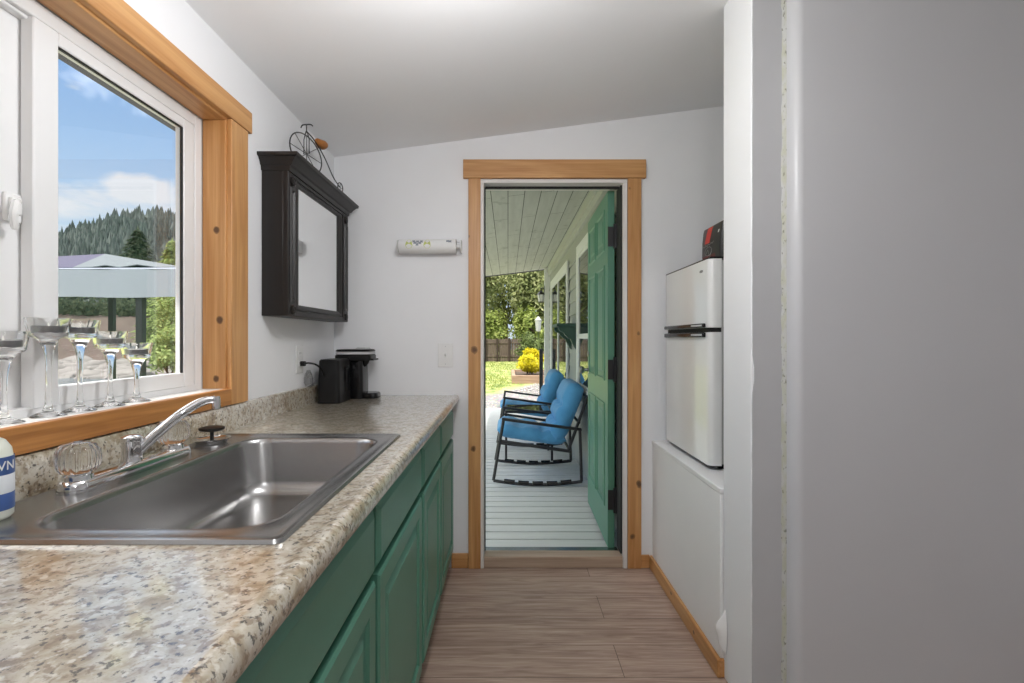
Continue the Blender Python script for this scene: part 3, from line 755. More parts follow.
for u, rw, rh in ((-.032, .007, .008), (-.024, .012, .014), (-.005, .017, .017), (.014, .026, .020), (.027, .024, .018), (.033, .015, .010)):
    rg.append([sc_ + dx*u + n_*(rw*math.cos(2*PI*k/14)) + Vector((0, 0, rh*math.sin(2*PI*k/14))) for k in range(14)])
loops(bm, rg); sd_ = obj('saddle', bm, 'seat_wood', pf, ang=50)
bm = B(); tube(bm, [sc_ + Vector((0, 0, -.008)), sc_ + dx*.004 + Vector((0, 0, -.026))], .0022, 6); obj('saddle_spring', bm, 'wire', sd_)

# ------------------------------------------------------------------ coffee maker, outlet, bag
cm = thing('coffee_maker', (-.78, 2.42, .9172), 'black single serve coffee maker on the far end of the counter', 'coffee maker')
def slab(bm, x0, x1, y0, y1, za, zb, r=.015, t0=0, t1=0):
    loops(bm, [rrect(x0, x1, y0, y1, r, za), rrect(x0+t0, x1-t0, y0+t0, y1-t0, r, (za+zb)/2), rrect(x0+t1, x1-t1, y0+t1, y1-t1, r, zb-.006), rrect(x0+t1+.005, x1-t1-.005, y0+t1+.005, y1-t1-.005, r, zb)])
bm = B(); slab(bm, -.880, -.775, 2.295, 2.475, .9175, 1.120, .018, .002, .006); cb = obj('water_tank', bm, 'black', cm, ang=40)
bm = B(); box(bm, -.7768, -.7735, 2.375, 2.385, .965, 1.085); box(bm, -.7768, -.7735, 2.385, 2.432, 1.075, 1.085); box(bm, -.7768, -.7735, 2.432, 2.442, .965, 1.085); obj('tank_window', bm, 'black_gloss', cb)
bm = B(); slab(bm, -.800, -.722, 2.478, 2.60, .9175, 1.115, .02, .0, .004); obj('tower', bm, 'black_gloss', cm, ang=40)
bm = B(); slab(bm, -.862, -.682, 2.470, 2.605, 1.108, 1.138, .025, 0, 0); slab(bm, -.859, -.685, 2.472, 2.603, 1.153, 1.163, .025, 0, 0); lathe(bm, [(.020, 1.108), (.016, 1.094), (.006, 1.080), (.003, 1.076)], (-.722, 2.535, 0), 18)
box(bm, -.686, -.670, 2.49, 2.585, 1.108, 1.116)
hd = obj('brew_head', bm, 'black', cm, ang=40)
bm = B(); slab(bm, -.860, -.684, 2.471, 2.604, 1.1385, 1.1525, .025, 0, 0); obj('silver_band', bm, 'grey_plastic', hd, ang=40)
bm = B(); slab(bm, -.765, -.705, 2.50, 2.575, 1.1635, 1.173, .012, 0, 0); obj('lid_button', bm, 'grey_plastic', hd, ang=40)
bm = B(); slab(bm, -.735, -.655, 2.492, 2.595, .9175, .945, .026, 0, .001); obj('drip_tray', bm, 'black_gloss', cm, ang=40)
# power cord
bm = B(); tube(bm, arc_pts([(-.906, 2.212, 1.106), (-.885, 2.222, 1.108), (-.862, 2.245, 1.100), (-.848, 2.27, 1.078), (-.846, 2.293, 1.052), (-.848, 2.31, 1.03)], 6), .0042, 8)
pc = obj('power_cord', bm, 'black', cm)
bm = B(); box(bm, -.9165, -.897, 2.200, 2.224, 1.095, 1.117); obj('plug', bm, 'black', pc, bevel=.003)

ou = thing('wall_outlet', (XW+.003, 2.207, 1.06), 'white wall outlet with a black plug beside the coffee maker', 'outlet')
bm = B(); box(bm, XW+.0005, XW+.006, 2.170, 2.244, 1.064, 1.188); obj('cover_plate', bm, 'white_gloss', ou, bevel=.002)
for zz in (1.106, 1.150):
    bm = B(); loops(bm, [[(XW+.006, 2.207+.017*math.cos(a), zz+max(-.013, min(.013, .018*math.sin(a)))) for a in [2*PI*k/24 for k in range(24)]], [(XW+.0075, 2.207+.016*math.cos(a), zz+max(-.012, min(.012, .017*math.sin(a)))) for a in [2*PI*k/24 for k in range(24)]]])
    rc = obj('receptacle', bm, 'white_gloss', ou)
    bm = B()
    for dy in (-.006, .006): box(bm, XW+.0074, XW+.0078, 2.207+dy-.001, 2.207+dy+.001, zz-.002, zz+.007)
    obj('slots', bm, 'dark', rc)
# clear plastic bag by the backsplash
rng = random.Random(8); bm = B()
rg = []
for k, (z, r) in enumerate(((.998, .016), (1.004, .026), (1.02, .030), (1.038, .027), (1.052, .022), (1.064, .014), (1.075, .008))):
    rg.append([(-.902+max(-.016, r*.7*math.cos(2*PI*i/16)*rng.uniform(.7, 1.3)), 2.262+r*math.sin(2*PI*i/16)*rng.uniform(.75, 1.25), z+rng.uniform(-.003, .003)*(k > 0)) for i in range(16)])
for p_ in range(len(rg)): rg[p_] = [(x, y, max(z, .9985)) for x, y, z in rg[p_]]
loops(bm, rg, True, False)
tag(obj('plastic_bag', bm, 'film', ang=10), 'small crumpled clear plastic bag on the backsplash under the outlet', 'plastic bag')

# ------------------------------------------------------------------ back wall fittings
sw = thing('light_switch', (-.332, YB-.003, 1.066), 'white light switch on the wall beside the door casing', 'switch')
bm = B(); box(bm, -.372, -.292, YB-.006, YB-.0005, 1.066, 1.193); obj('switch_plate', bm, 'white_gloss', sw, bevel=.002)
bm = B(); box(bm, -.338, -.326, YB-.0075, YB-.006, 1.116, 1.142); v = box(bm, -.336, -.328, YB-.018, YB-.007, 1.126, 1.137)
for q in v[0:2]+v[4:6]: q.co.z += .006
obj('toggle', bm, 'white_gloss', sw, bevel=.001)
for zz in (1.082, 1.176):
    bm = B(); lathe(bm, [(.003, YB-.0068), (.0028, YB-.006)], (-.332, 0, zz), 10, 'Y'); obj('screw', bm, 'grey_plastic', sw)

ph = thing('paper_towel_holder', (-.41, YB-.03, 1.655), 'white wall mounted paper towel holder left of the doorway', 'paper towel holder')
bm = B()
for xx, s_ in ((-.578, 1), (-.249, -1)):
    prism(bm, [(YB-.001, 1.668), (YB-.055, 1.668), (YB-.072, 1.682), (YB-.076, 1.70), (YB-.072, 1.718), (YB-.055, 1.732), (YB-.001, 1.735)], 'X', xx, xx+.006)
prism(bm, [(YB-.001, 1.735), (YB-.001, 1.728), (YB-.006, 1.728), (YB-.006, 1.735)], 'X', -.572, -.249)
lathe(bm, [(.010, -.572), (.010, -.249)], (0, YB-.042, 1.70), 14, 'X')
obj('bracket', bm, 'white_gloss', ph, bevel=.0015)
pr = thing('paper_towel_roll', (-.41, YB-.042, 1.665), 'printed white paper towel roll in the wall holder', 'paper towel')
bm = B(); lathe(bm, [(.0105, -.568), (.036, -.568), (.037, -.566), (.037, -.272), (.036, -.270), (.0105, -.270)], (0, YB-.042, 1.70), 40, 'X', False, False)
# a hanging flap of the last sheet
ry = YB-.042
obj('roll', bm, 'paper', pr, ang=40)
def print_blob(name, m_, outline):
    bm = B(); r_ = .0374
    ring1 = []
    for u, v_ in outline:
        a = v_/r_; ring1.append((u, ry-r_*math.cos(a), 1.70+r_*math.sin(a)))
    ctr = (sum(p[0] for p in ring1)/len(ring1), ry-(r_+.0003)*math.cos(sum(q[1] for q in outline)/len(outline)/r_), 1.70+(r_+.0003)*math.sin(sum(q[1] for q in outline)/len(outline)/r_))
    vs = [bm.verts.new(p) for p in ring1]; c_ = bm.verts.new(ctr)
    for i in range(len(vs)): bm.faces.new((vs[i], vs[(i+1) % len(vs)], c_))
    obj(name, bm, m_, pr)
pear = lambda cx, s_: [(cx+s_*.017*math.cos(2*PI*k/16)*(1-.45*math.sin(2*PI*k/16)), .010+.028*math.sin(2*PI*k/16)) for k in range(16)]
print_blob('printed_pear', 'pear', pear(-.512, 1)); print_blob('printed_pear', 'pear', pear(-.418, 1))
for (cx_, cy_) in ((-.482, .013), (-.468, .020), (-.455, .012), (-.470, .004), (-.488, .022), (-.448, .021), (-.300, .022), (-.313, .024)):
    print_blob('printed_leaf', 'print_grey', [(cx_+.011*math.cos(2*PI*k/8)*(1 if k % 2 else .55), cy_+.011*math.sin(2*PI*k/8)*(1 if k % 2 else .55)) for k in range(8)])

# ------------------------------------------------------------------ refrigerator on the ledge
FX, FY0, FY1, FZ0, FZ1 = .818, 2.035, 2.605, .690, 1.545
fg = thing('refrigerator', (1.09, 2.32, .6775), 'silver white two door compact refrigerator on the half wall ledge', 'refrigerator')
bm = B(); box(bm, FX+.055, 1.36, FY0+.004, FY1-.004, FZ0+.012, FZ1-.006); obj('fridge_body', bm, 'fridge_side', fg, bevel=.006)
def fdoor(za, zb):
    bm = B()
    prof = [(FX+.052, FY0)] + [(FX+.022*(1-math.sin(a)), FY0+.022*(1-math.cos(a))) for a in [k*PI/2/6 for k in range(7)]]
    far = [(x, FY1-(y-FY0)) for x, y in prof[::-1]]
    prism(bm, prof+far, 'Z', za, zb); return bm
lo = obj('fridge_door', fdoor(FZ0+.008, 1.243), 'fridge', fg, ang=25)
up = obj('freezer_door', fdoor(1.262, FZ1-.002), 'fridge', fg, ang=25)
for par, za, zb, sg in ((lo, 1.222, 1.2425, 1), (up, 1.2625, 1.280, -1)):
    bm = B(); prism(bm, [(FY0+.03, za), (FY1-.03, za), (FY1-.03, zb), (FY0+.03, zb)], 'X', FX-.014, FX-.0004)
    hh = obj('door_handle', bm, 'black_gloss', par, bevel=.004)
    bm = B(); box(bm, FX-.0152, FX-.0142, FY0+.04, FY0+.16, (za+zb)/2-.003, (za+zb)/2+.004); obj('handle_trim', bm, 'grey_plastic', hh)
bm = B(); box(bm, FX+.012, FX+.056, FY0+.012, FY1-.012, 1.2435, 1.2615); obj('door_gap', bm, 'dark', fg)
bm = B(); box(bm, FX+.004, 1.362, FY0-.001, FY1+.001, FZ1-.0015, FZ1+.006); obj('top_cap', bm, 'black', fg, bevel=.003)
bm = B(); box(bm, FX+.01, FX+.06, FY0+.01, FY1-.01, FZ0+.0005, FZ0+.0075); obj('bottom_trim', bm, 'black', fg)
for xx in (FX+.07, 1.32):
    for yy in (FY0+.05, FY1-.05):
        bm = B(); lathe(bm, [(.016, .6776), (.014, .684), (.012, FZ0+.0125)], (xx, yy, 0), 12); obj('foot', bm, 'black', fg)
bm = B(); loops(bm, [[(FX-.0006+d, 2.115+.018*math.cos(2*PI*k/16), 1.500+.006*math.sin(2*PI*k/16)) for k in range(16)] for d in (.0006, -.0008)]); obj('badge', bm, 'tin', up)

# coffee pouch on the fridge
bp = thing('coffee_pouch', (.905, 2.153, FZ1+.0062), 'black coffee pouch with a red tag standing on the refrigerator', 'pouch')
bm = B(); zb_ = FZ1+.0062
def pr_(x0, x1, y0, y1, z): return rrect(x0, x1, y0, y1, min((x1-x0), (y1-y0))*.2, z, 3)
loops(bm, [pr_(.874, .940, 2.052, 2.256, zb_), pr_(.870, .943, 2.050, 2.254, zb_+.03), pr_(.872, .936, 2.048, 2.254, zb_+.09), pr_(.878, .912, 2.046, 2.253, zb_+.135), pr_(.884, .889, 2.044, 2.252, zb_+.152)])
pb = obj('pouch_body', bm, 'bag_black', bp, ang=40)
def on_pouch(u, v, d=.0012):   # u = along the face, v = height
    xs = [(0, .874), (.03, .870), (.09, .872), (.135, .878), (.152, .884)]
    for (a, xa), (b_, xb) in zip(xs, xs[1:]):
        if v <= b_+1e-6: return Vector((xa+(xb-xa)*(v-a)/(b_-a)-d, u, zb_+v))
    return Vector((.884-d, u, zb_+v))
def decal(name, m_, y0, y1, v0, v1, skew=0, n=6):
    bm = B(); a = []
    for k in range(n+1):
        v_ = v0+(v1-v0)*k/n; s_ = skew*k/n
        a.append((on_pouch(y0+s_, v_), on_pouch(y1+s_, v_)))
    vv = [(bm.verts.new(p), bm.verts.new(q)) for p, q in a]
    for (p, q), (r_, s_) in zip(vv, vv[1:]): bm.faces.new((p, q, s_, r_))
    obj(name, bm, m_, pb)
decal('red_tag', 'red', 2.160, 2.212, .080, .149, -.016)
decal('printed_band', 'dark_red', 2.10, 2.235, .012, .026)
decal('printed_mark', 'print_white', 2.070, 2.082, .108, .120, -.004)
bm = B()
tube(bm, [on_pouch(2.232-.115*k/14, .068+.004*math.sin(k*1.9)+.008*k/14, .0015) for k in range(15)], .0016, 5)
tube(bm, [on_pouch(2.17+.035*math.cos(2*PI*k/20), .044+.019*math.sin(2*PI*k/20), .0015) for k in range(20)], .0013, 5, True)
tube(bm, [on_pouch(2.19-.05*k/8, .035+.016*math.sin(k*.8), .0015) for k in range(9)], .0012, 5)
obj('printed_emblem', bm, 'print_silver', pb)

# curved white plastic piece beside the partition
bm = B(); rg = []
for k in range(13):
    z = .095+.165*k/12; s_ = math.sin(PI*k/12)
    rg.append([(.772-.036*s_*math.sin(a)*(1+.15*math.sin(k)), 1.776-.012*math.cos(a)*s_-.004, z) for a in [PI*j/10 for j in range(11)]])
loops(bm, rg, True, True)
tag(obj('plastic_wrap', bm, 'white_gloss', ang=60), 'curved white plastic piece sticking out beside the partition near the floor', 'plastic piece')

# ------------------------------------------------------------------ fill lamps added to brighten the room (outside the view, above the aisle)
def added_fill_lamp(x, y, zb, power, label):
    z = zc(x)-.006
    o = thing('added_fill_lamp', (x, y, zb), label, 'lamp', 'added fill lamps')
    bm = B(); lathe(bm, [(.05, z), (.05, z-.012), (.02, z-.022)], (x, y, 0), 24); obj('fill_base', bm, 'white_gloss', o)
    bm = B(); tube(bm, [(x, y, z-.021), (x, y, zb+.060)], .004, 8); obj('fill_cord', bm, 'white_gloss', o)
    bm = B(); lathe(bm, [(.004, zb-.045), (.024, zb-.038), (.042, zb-.015), (.045, zb), (.040, zb+.02), (.02, zb+.045), (.014, zb+.060)], (x, y, 0), 28); obj('fill_bulb', bm, 'diffuser', o)
    ld = bpy.data.lights.new('fill_light', 'POINT'); ld.shadow_soft_size = .075; ld.energy = power; ld.color = (.985, .99, 1.0)
    l = bpy.data.objects.new('fill_light', ld); COL.objects.link(l); l.parent = o
added_fill_lamp(-.06, 1.08, 2.01, FILL_SINK, 'added unseen fill lamp, a white globe above the sink front')
added_fill_lamp(.10, -.45, 1.85, FILL_AISLE, 'added unseen fill lamp, a white globe above the aisle')

# ================================================================== PORCH
XH = .687
bm = B()
for k in range(51):
    y = 2.805+k*.118; box(bm, -1.55, XH-.002, y-.015 if k == 0 else y, y+.1020, -.03, 0)
struct('deck_floor', bm, 'deck', 'pale grey painted porch deck boards', 'deck', smooth=False)
bm = B(); box(bm, -1.54, XH-.004, 2.79, 8.81, -.12, -.0305); struct('deck_gap_shade', bm, 'dark', 'dark sheet put under the porch deck boards as gap shade', 'deck gap shade')  # dark sheet that puts shade lines between the boards
zp = lambda x: 2.425+.12*(x-XH)
bm = B(); prism(bm, [(-1.40, zp(-1.40)), (XH, zp(XH)), (XH, zp(XH)+.18), (-1.40, zp(-1.40)+.14)], 'Y', 2.782, 8.62)
pcl = struct('ceiling_porch', bm, 'porch_ceiling', 'sloping porch ceiling of painted sage boards', 'ceiling')
bm = B(); box(bm, -1.40, XH, 8.62, 8.66, zp(-1.40)-.02, zp(XH)+.2); 
for v in bm.verts:
    v.co.z = zp(v.co.x)-.012 if v.co.z < 2.3 else zp(v.co.x)+.18
obj('fascia', bm, 'roof', pcl)
bm = B(); prism(bm, [(-1.42, zp(-1.42)-.02), (-1.40, zp(-1.40)-.02), (-1.40, zp(-1.40)+.15), (-1.42, zp(-1.42)+.15)], 'Y', 2.782, 8.66); obj('fascia', bm, 'trim_sage', pcl)
# house wall with lap siding
bm = B(); n = 18; hgt = (zp(XH)-.002)/n
for k in range(n):
    z = -.04+k*.137
    if z+.137 > 2.27: break
    prism(bm, [(XH+.02, z), (XH-.004, z), (XH+.012, z+.143), (XH+.02, z+.143)], 'Y', 2.783, 8.40)
box(bm, XH+.02, XH+.14, 2.783, 8.46, -.3, zp(XH)+.15)
wp_ = struct('wall_porch', bm, 'siding', 'sage lap siding house wall along the porch', 'wall', smooth=False)
bm = B(); box(bm, XH-.014, XH+.02, 2.783, 8.40, 2.262, 2.325); box(bm, XH-.022, XH+.02, 2.783, 8.40, 2.325, zp(XH)-.004)
obj('frieze_board', bm, 'trim_sage', wp_, bevel=.003)
bm = B(); box(bm, XH-.075, XH+.15, 8.36, 8.475, -.04, zp(XH)-.02); obj('corner_post', bm, 'trim_out', wp_, bevel=.004)

def house_window(name, label, y0, y1, za, zb, rails=(), stiles=(), cat='window'):
    o = thing(name, (XH, (y0+y1)/2, za), label, cat, kind='structure')
    bm = B(); w_ = .085
    for a in ((y0, y0+w_, za, zb), (y1-w_, y1, za, zb), (y0+w_, y1-w_, zb-w_, zb), (y0+w_, y1-w_, za, za+.05)): box(bm, XH-.028, XH-.006, *a)
    obj('window_casing', bm, 'trim_out', o, bevel=.002)
    bm = B(); iw = .035
    ya, yb, zz0, zz1 = y0+w_, y1-w_, za+.05, zb-w_
    for a in ((ya, ya+iw, zz0, zz1), (yb-iw, yb, zz0, zz1), (ya+iw, yb-iw, zz0, zz0+iw), (ya+iw, yb-iw, zz1-iw, zz1)): box(bm, XH-.022, XH-.008, *a)
    for r_ in rails: box(bm, XH-.024, XH-.007, ya+iw, yb-iw, r_-.022, r_+.022)
    for s_ in stiles: box(bm, XH-.024, XH-.007, s_-.04, s_+.04, zz0+iw, zz1-iw)
    obj('sash', bm, 'trim_out', o, bevel=.002)
    bm = B(); box(bm, XH-.014, XH-.009, ya+iw-.004, yb-iw+.004, zz0+iw-.004, zz1-iw+.004); obj('pane', bm, 'house_glass', o)
house_window('window_2', 'white framed porch window half hidden by the open green door', 3.85, 4.84, .72, 2.10, rails=(1.24,))
house_window('door_2', 'white framed sliding glass door at the end of the porch', 5.62, 7.80, .02, 2.10, stiles=(6.7,), cat='door')
# bracket shelf
sh = thing('wall_shelf', (XH-.1, 5.1, 1.1), 'dark green bracketed shelf on the porch wall', 'shelf')
bm = B(); box(bm, .475, XH-.010, 4.86, 5.40, 1.338, 1.368); obj('shelf_board', bm, 'shelf_green', sh, bevel=.003)
for yy in (4.88, 5.32):
    bm = B(); top = 1.3375
    pf_ = [(XH-.008, top), (.492, top), (.490, top-.028), (.515, top-.050), (.545, top-.060), (.556, top-.085), (.585, top-.112), (.612, top-.125), (.625, top-.160), (.655, top-.215), (XH-.008, top-.235)]
    prism(bm, [(x, z) for x, z in pf_], 'Y', yy, yy+.045); obj('bracket', bm, 'shelf_green', sh, bevel=.002)
# lantern on the corner
ln = thing('porch_lantern', (.585, 8.40, 1.86), 'black wall lantern on the white corner post of the porch', 'lantern')
bm = B(); cx, cy = .555, 8.41
box(bm, .604, .6115, cy-.04, cy+.04, 1.95, 2.11); tube(bm, arc_pts([(.606, cy, 2.05), (.58, cy, 2.075), (.557, cy, 2.06), (cx, cy, 2.035)], 6), .008, 8); obj('bracket', bm, 'black_metal', ln)
bm = B(); lathe(bm, [(.075, 1.960), (.070, 1.968), (.035, 2.005), (.015, 2.020), (.012, 2.036)], (cx, cy, 0), 6); lathe(bm, [(.04, 1.826), (.045, 1.838), (.045, 1.844)], (cx, cy, 0), 6)
for k in range(6): tube(bm, [(cx+.043*math.cos(PI/3*k), cy+.043*math.sin(PI/3*k), 1.842), (cx+.060*math.cos(PI/3*k), cy+.060*math.sin(PI/3*k), 1.964)], .003, 5)
obj('cage', bm, 'black_metal', ln, smooth=False)
bm = B(); lathe(bm, [(.0445, 1.8445), (.062, 1.9595)], (cx, cy, 0), 6); obj('lamp_glass', bm, 'print_white', ln, smooth=False)
bm = B(); box(bm, .535, .595, 8.50, 8.56, .001, 1.03); box(bm, .530, .600, 8.495, 8.565, 1.03, 1.045)
tag(obj('rail_post', bm, 'black_metal', bevel=.003), 'dark post standing at the end of the porch beside the corner post', 'post')

# ------------------------------------------------------------------ rocking chairs and table
def rocking_chair(label):
    """local frame: facing -X, near side at y = 0, far side at y = .70"""
    r = thing('rocking_chair', (0, 0, 0), label, 'rocking chair', 'porch rocking chairs')
    W_ = .70; tr_ = .0125
    for yy in (0.0, W_):
        bm = B(); n = 16
        pts = []
        for k in range(n+1):
            u = k/n; pts.append((-.12+.73*u, yy, .014+.030*(2*u-1.06)**2))
        tube(bm, pts, .013, 8)
        rn = obj('rocker', bm, 'black_metal', r)
        bm = B()
        for k in range(5):
            a, b_ = .12+k*.16, .12+k*.16+.12
            tube(bm, [(-.12+.73*u, yy, .026+.030*(2*u-1.06)**2) for u in (a, (a+b_)/2, b_)], .016, 8)
        obj('rocker_sleeve', bm, 'black_gloss', rn)
        bm = B(); tube(bm, [(-.12, yy, .050), (-.036, yy, .552)], tr_, 8); obj('leg', bm, 'black_metal', r)
        bm = B(); tube(bm, [(.606, yy, .042), (.592, yy, .467)], tr_, 8); obj('leg', bm, 'black_metal', r)
        bm = B(); box(bm, -.05, .606, yy-.016, yy+.016, -.011, .011)
        for v in bm.verts: v.co.z += .555-.088*(v.co.x+.05)/.656
        obj('armrest', bm, 'black_metal', r, bevel=.004)
    bm = B()
    for yy in (0.03, W_-.03):
        tube(bm, [(-.074, yy, .368), (.515, yy, .282)], .014, 8)
        tube(bm, [(.50, yy, .285), (.660, yy, .735)], .013, 8)
    for x_, z_ in ((-.074, .368), (.515, .282), (.660, .735), (.585, .525)): tube(bm, [(x_, .0, z_), (x_, W_, z_)], .012, 8)
    tube(bm, [(-.075, .03, .366), (-.075, 0, .340)], .012, 8)
    obj('seat_frame', bm, 'black_metal', r)
    bm = B(); rot = Matrix.Translation((.200, W_/2, .405)) @ Matrix.Rotation(math.radians(8.3), 4, 'Y')
    cushion_bm(bm, .60, .60, .125, [(a, b_) for a in (-.35, .3) for b_ in (-.5, 0, .5)], mat=rot); obj('seat_cushion', bm, 'cushion', r, ang=80)
    bm = B(); rot = Matrix.Translation((.497, W_/2, .605)) @ Matrix.Rotation(math.radians(-68), 4, 'Y')
    cushion_bm(bm, .52, .62, .17, [(a, b_) for a in (-.45, .15) for b_ in (-.5, 0, .5)], 18, 16, mat=rot); obj('back_cushion', bm, 'cushion', r, ang=80)
    return r
rc1 = rocking_chair('black rocking chair with blue cushions in front, closer to the kitchen doorway')
rc2 = copy_tree(rc1); rc2['label'] = 'black rocking chair with blue cushions behind the small glass table'
rc1.location = (0, 4.12, .001); rc2.location = (0.0, 5.62, .001)
tb = thing('side_table', (.21, 5.2, 0), 'small black side table with a glass top between the rocking chairs', 'table')
bm = B()
for a in ((-.03, .45, 4.98, 5.005), (-.03, .45, 5.435, 5.46), (-.03, -.005, 5.005, 5.435), (.425, .45, 5.005, 5.435)): box(bm, *a, .475, .500)
obj('table_frame', bm, 'black_metal', tb, bevel=.003)
bm = B(); box(bm, -.0045, .4245, 5.0055, 5.4345, .487, .496); obj('table_top', bm, 'table_glass', tb)
for xx in (-.03, .428):
    for yy in (4.98, 5.438):
        bm = B(); box(bm, xx, xx+.022, yy, yy+.022, .001, .4748); obj('leg', bm, 'black_metal', tb, bevel=.002)

# ================================================================== YARD
ZG = -.16
def flat(bm, x0, x1, y0, y1, nx, ny, zf):
    g = [[bm.verts.new((x0+(x1-x0)*i/nx, y0+(y1-y0)*j/ny, zf(x0+(x1-x0)*i/nx, y0+(y1-y0)*j/ny))) for j in range(ny+1)] for i in range(nx+1)]
    for i in range(nx):
        for j in range(ny): bm.faces.new((g[i][j], g[i+1][j], g[i+1][j+1], g[i][j+1]))
bm = B(); flat(bm, -10, 24, -14, 62, 34, 60, lambda x, y: ZG + (.0 if y < 9.2 else .03*math.sin(x*1.3+y*.7)))
struct('ground_yard', bm, 'yard', 'gravel and lawn beyond the porch', 'ground')
rng = random.Random(11); bm = B()
for _ in range(16000):
    y = rng.uniform(13.5, 29.5); x = rng.uniform(-.16*y-1, .16*y+1)
    if y-3*x < 14+rng.uniform(0, 1) or (0 < x < 2 and 15.3 < y < 18.8) or (x-1.3)**2+(y-27.5)**2 < 1.2: continue
    h = rng.uniform(.03, .09); a = rng.uniform(0, PI); w_ = .012
    p = Vector((x, y, ZG+.0)); d = Vector((math.cos(a)*w_, math.sin(a)*w_, 0)); l_ = Vector((rng.uniform(-.03, .03), rng.uniform(-.03, .03), h))
    bm.faces.new([bm.verts.new(p-d), bm.verts.new(p+d), bm.verts.new(p+l_)])
tag(obj('lawn_grass', bm, 'leaf_lime', smooth=False), 'sunny green lawn grass beyond the gravel', 'grass', kind='stuff')
rng = random.Random(12); bm = B()
for _ in range(2600):
    y = rng.uniform(9.3, 16); x = rng.uniform(-2.2, 3.2)
    if y-3*x > 12.8 or y > 15.3: continue
    s_ = rng.uniform(.012, .035)
    r_ = bmesh.ops.create_icosphere(bm, subdivisions=1, radius=s_)['verts']
    sc_ = Vector((rng.uniform(.8, 1.4), rng.uniform(.8, 1.4), rng.uniform(.5, .8)))
    for v in r_: v.co = Vector((v.co.x*sc_.x+x, v.co.y*sc_.y+y, v.co.z*sc_.z+ZG+.01))
tag(obj('gravel', bm, 'pebble', smooth=False), 'pale gravel at the end of the porch deck', 'gravel', kind='stuff')

bd = thing('raised_bed', (.8, 16, ZG), 'low timber edged garden bed in front of the yellow shrub', 'garden bed')
for a in ((.12, 1.9, 15.55, 15.67), (.12, .24, 15.67, 18.6), (1.78, 1.9, 15.67, 18.6), (.24, 1.78, 18.48, 18.6)):
    bm = B(); box(bm, *a, ZG-.02, ZG+.24); obj('timber', bm, 'timber', bd, bevel=.01)
bm = B(); box(bm, .241, 1.779, 15.671, 18.479, ZG-.02, ZG+.17); obj('soil', bm, 'bark', bd)
rng = random.Random(5)
def shrub(name, label, c, rad, n, size, leaf, seed, cat='shrub', group=None, stem=True, z0=ZG):
    r_ = random.Random(seed); o = thing(name, (c[0], c[1], z0), label, cat, group)
    bm = B(); leaf_cloud(bm, c, rad, n, size, r_, .35, clumps=34); obj('foliage', bm, leaf, o, smooth=False)
    bm = B()
    for k in range(5): tube(bm, [(c[0]+.05*k-.1, c[1], z0+.0), (c[0]+r_.uniform(-.5, .5)*rad[0], c[1]+r_.uniform(-.5, .5)*rad[1], c[2])], .03 if rad[2] > .8 else .015, 5)
    obj('stem', bm, 'bark', o)
shrub('yellow_shrub', 'bright yellow rounded shrub in the timber bed', (.74, 17.0, .46), (.50, .5, .42), 6000, .055, 'leaf_yellow', 1, z0=ZG+.175)
shrub('garden_shrub', 'dark green shrub at the end of the wooden fence behind the yellow shrub', (1.3, 27.5, .62), (.85, .7, .95), 4200, .08, 'leaf_dark', 2)

def fence_section(x0, x1, y, label):
    o = thing('wooden_fence', ((x0+x1)/2, y, ZG), label, 'fence', 'weathered garden fence')
    bm = B(); n = int((x1-x0)/.15); r_ = random.Random(int(x0*10))
    for k in range(n): box(bm, x0+k*.15, x0+k*.15+.142, y, y+.022, ZG+.03, 1.22+r_.uniform(-.02, .02))
    box(bm, x0, x1, y-.05, y-.002, .95, 1.05); box(bm, x0, x1, y-.05, y-.002, .15, .25)
    obj('board_panel', bm, 'fence', o, smooth=False)
    k = x0
    while k <= x1+.01:
        bm = B(); box(bm, k-.06, k+.06, y-.14, y-.052, ZG-.02, 1.27); obj('fence_post', bm, 'fence_post', o); k += .72
fence_section(-6.4, .8, 30, 'weathered wooden fence at the back of the lawn, seen through the doorway')
fence_section(1.0, 7.5, 30, 'weathered wooden fence hidden behind the garden shrubs')

def leaf_tree(x, y, h, rad, label, seed, leaf='leaf', n=7000, size=.17):
    r_ = random.Random(seed); o = thing('leafy_tree', (x, y, ZG), label, 'tree', 'trees behind the fence')
    bm = B(); leaf_cloud(bm, (x, y, h), rad, n, size, r_, .5, clumps=60); obj('crown', bm, leaf, o, smooth=False)
    bm = B(); tube(bm, [(x, y, ZG-.1), (x+.1, y, h*.4), (x-.1, y, h)], [.28, .22, .1], 8)
    for k in range(6):
        a = k*1.1; tube(bm, [(x, y, h*.4+k*.25), (x+rad[0]*.6*math.cos(a), y+rad[1]*.6*math.sin(a), h+r_.uniform(-.3, .5)*rad[2])], [.1, .03], 6)
    obj('trunk', bm, 'bark', o)
for k, (x, y, h, rad, lb, leaf, n) in enumerate((
    (-3.2, 34.8, 4.6, (2.8, 2.2, 3.8), 'leafy tree behind the fence at the left edge of the doorway view', 'leaf', 8000),
    (-.3, 39.6, 5.2, (2.7, 2.2, 4.2), 'broad leafy tree behind the fence in the middle of the doorway', 'leaf', 8500),
    (2.4, 34.8, 4.4, (2.4, 2.0, 3.9), 'leafy tree beside the porch lantern', 'leaf', 8000),
    (6.3, 39.6, 5.0, (2.9, 2.2, 3.9), 'leafy tree hidden past the corner of the house', 'leaf', 4000),
    (-7.0, 39.8, 5.0, (3.2, 2.4, 4.3), 'leafy tree farther along the fence than the doorway shows', 'leaf', 4000),
    (-1.25, 31.4, 1.7, (1.3, .8, 1.5), 'lime green sapling just above the fence', 'leaf_lime', 5000),
    (1.25, 31.4, 1.8, (1.0, .8, 1.6), 'lime green sapling above the garden shrub', 'leaf_lime', 3000))):
    leaf_tree(x, y, h, rad, lb, 50+k, leaf, n, .17 if leaf == 'leaf' else .12)
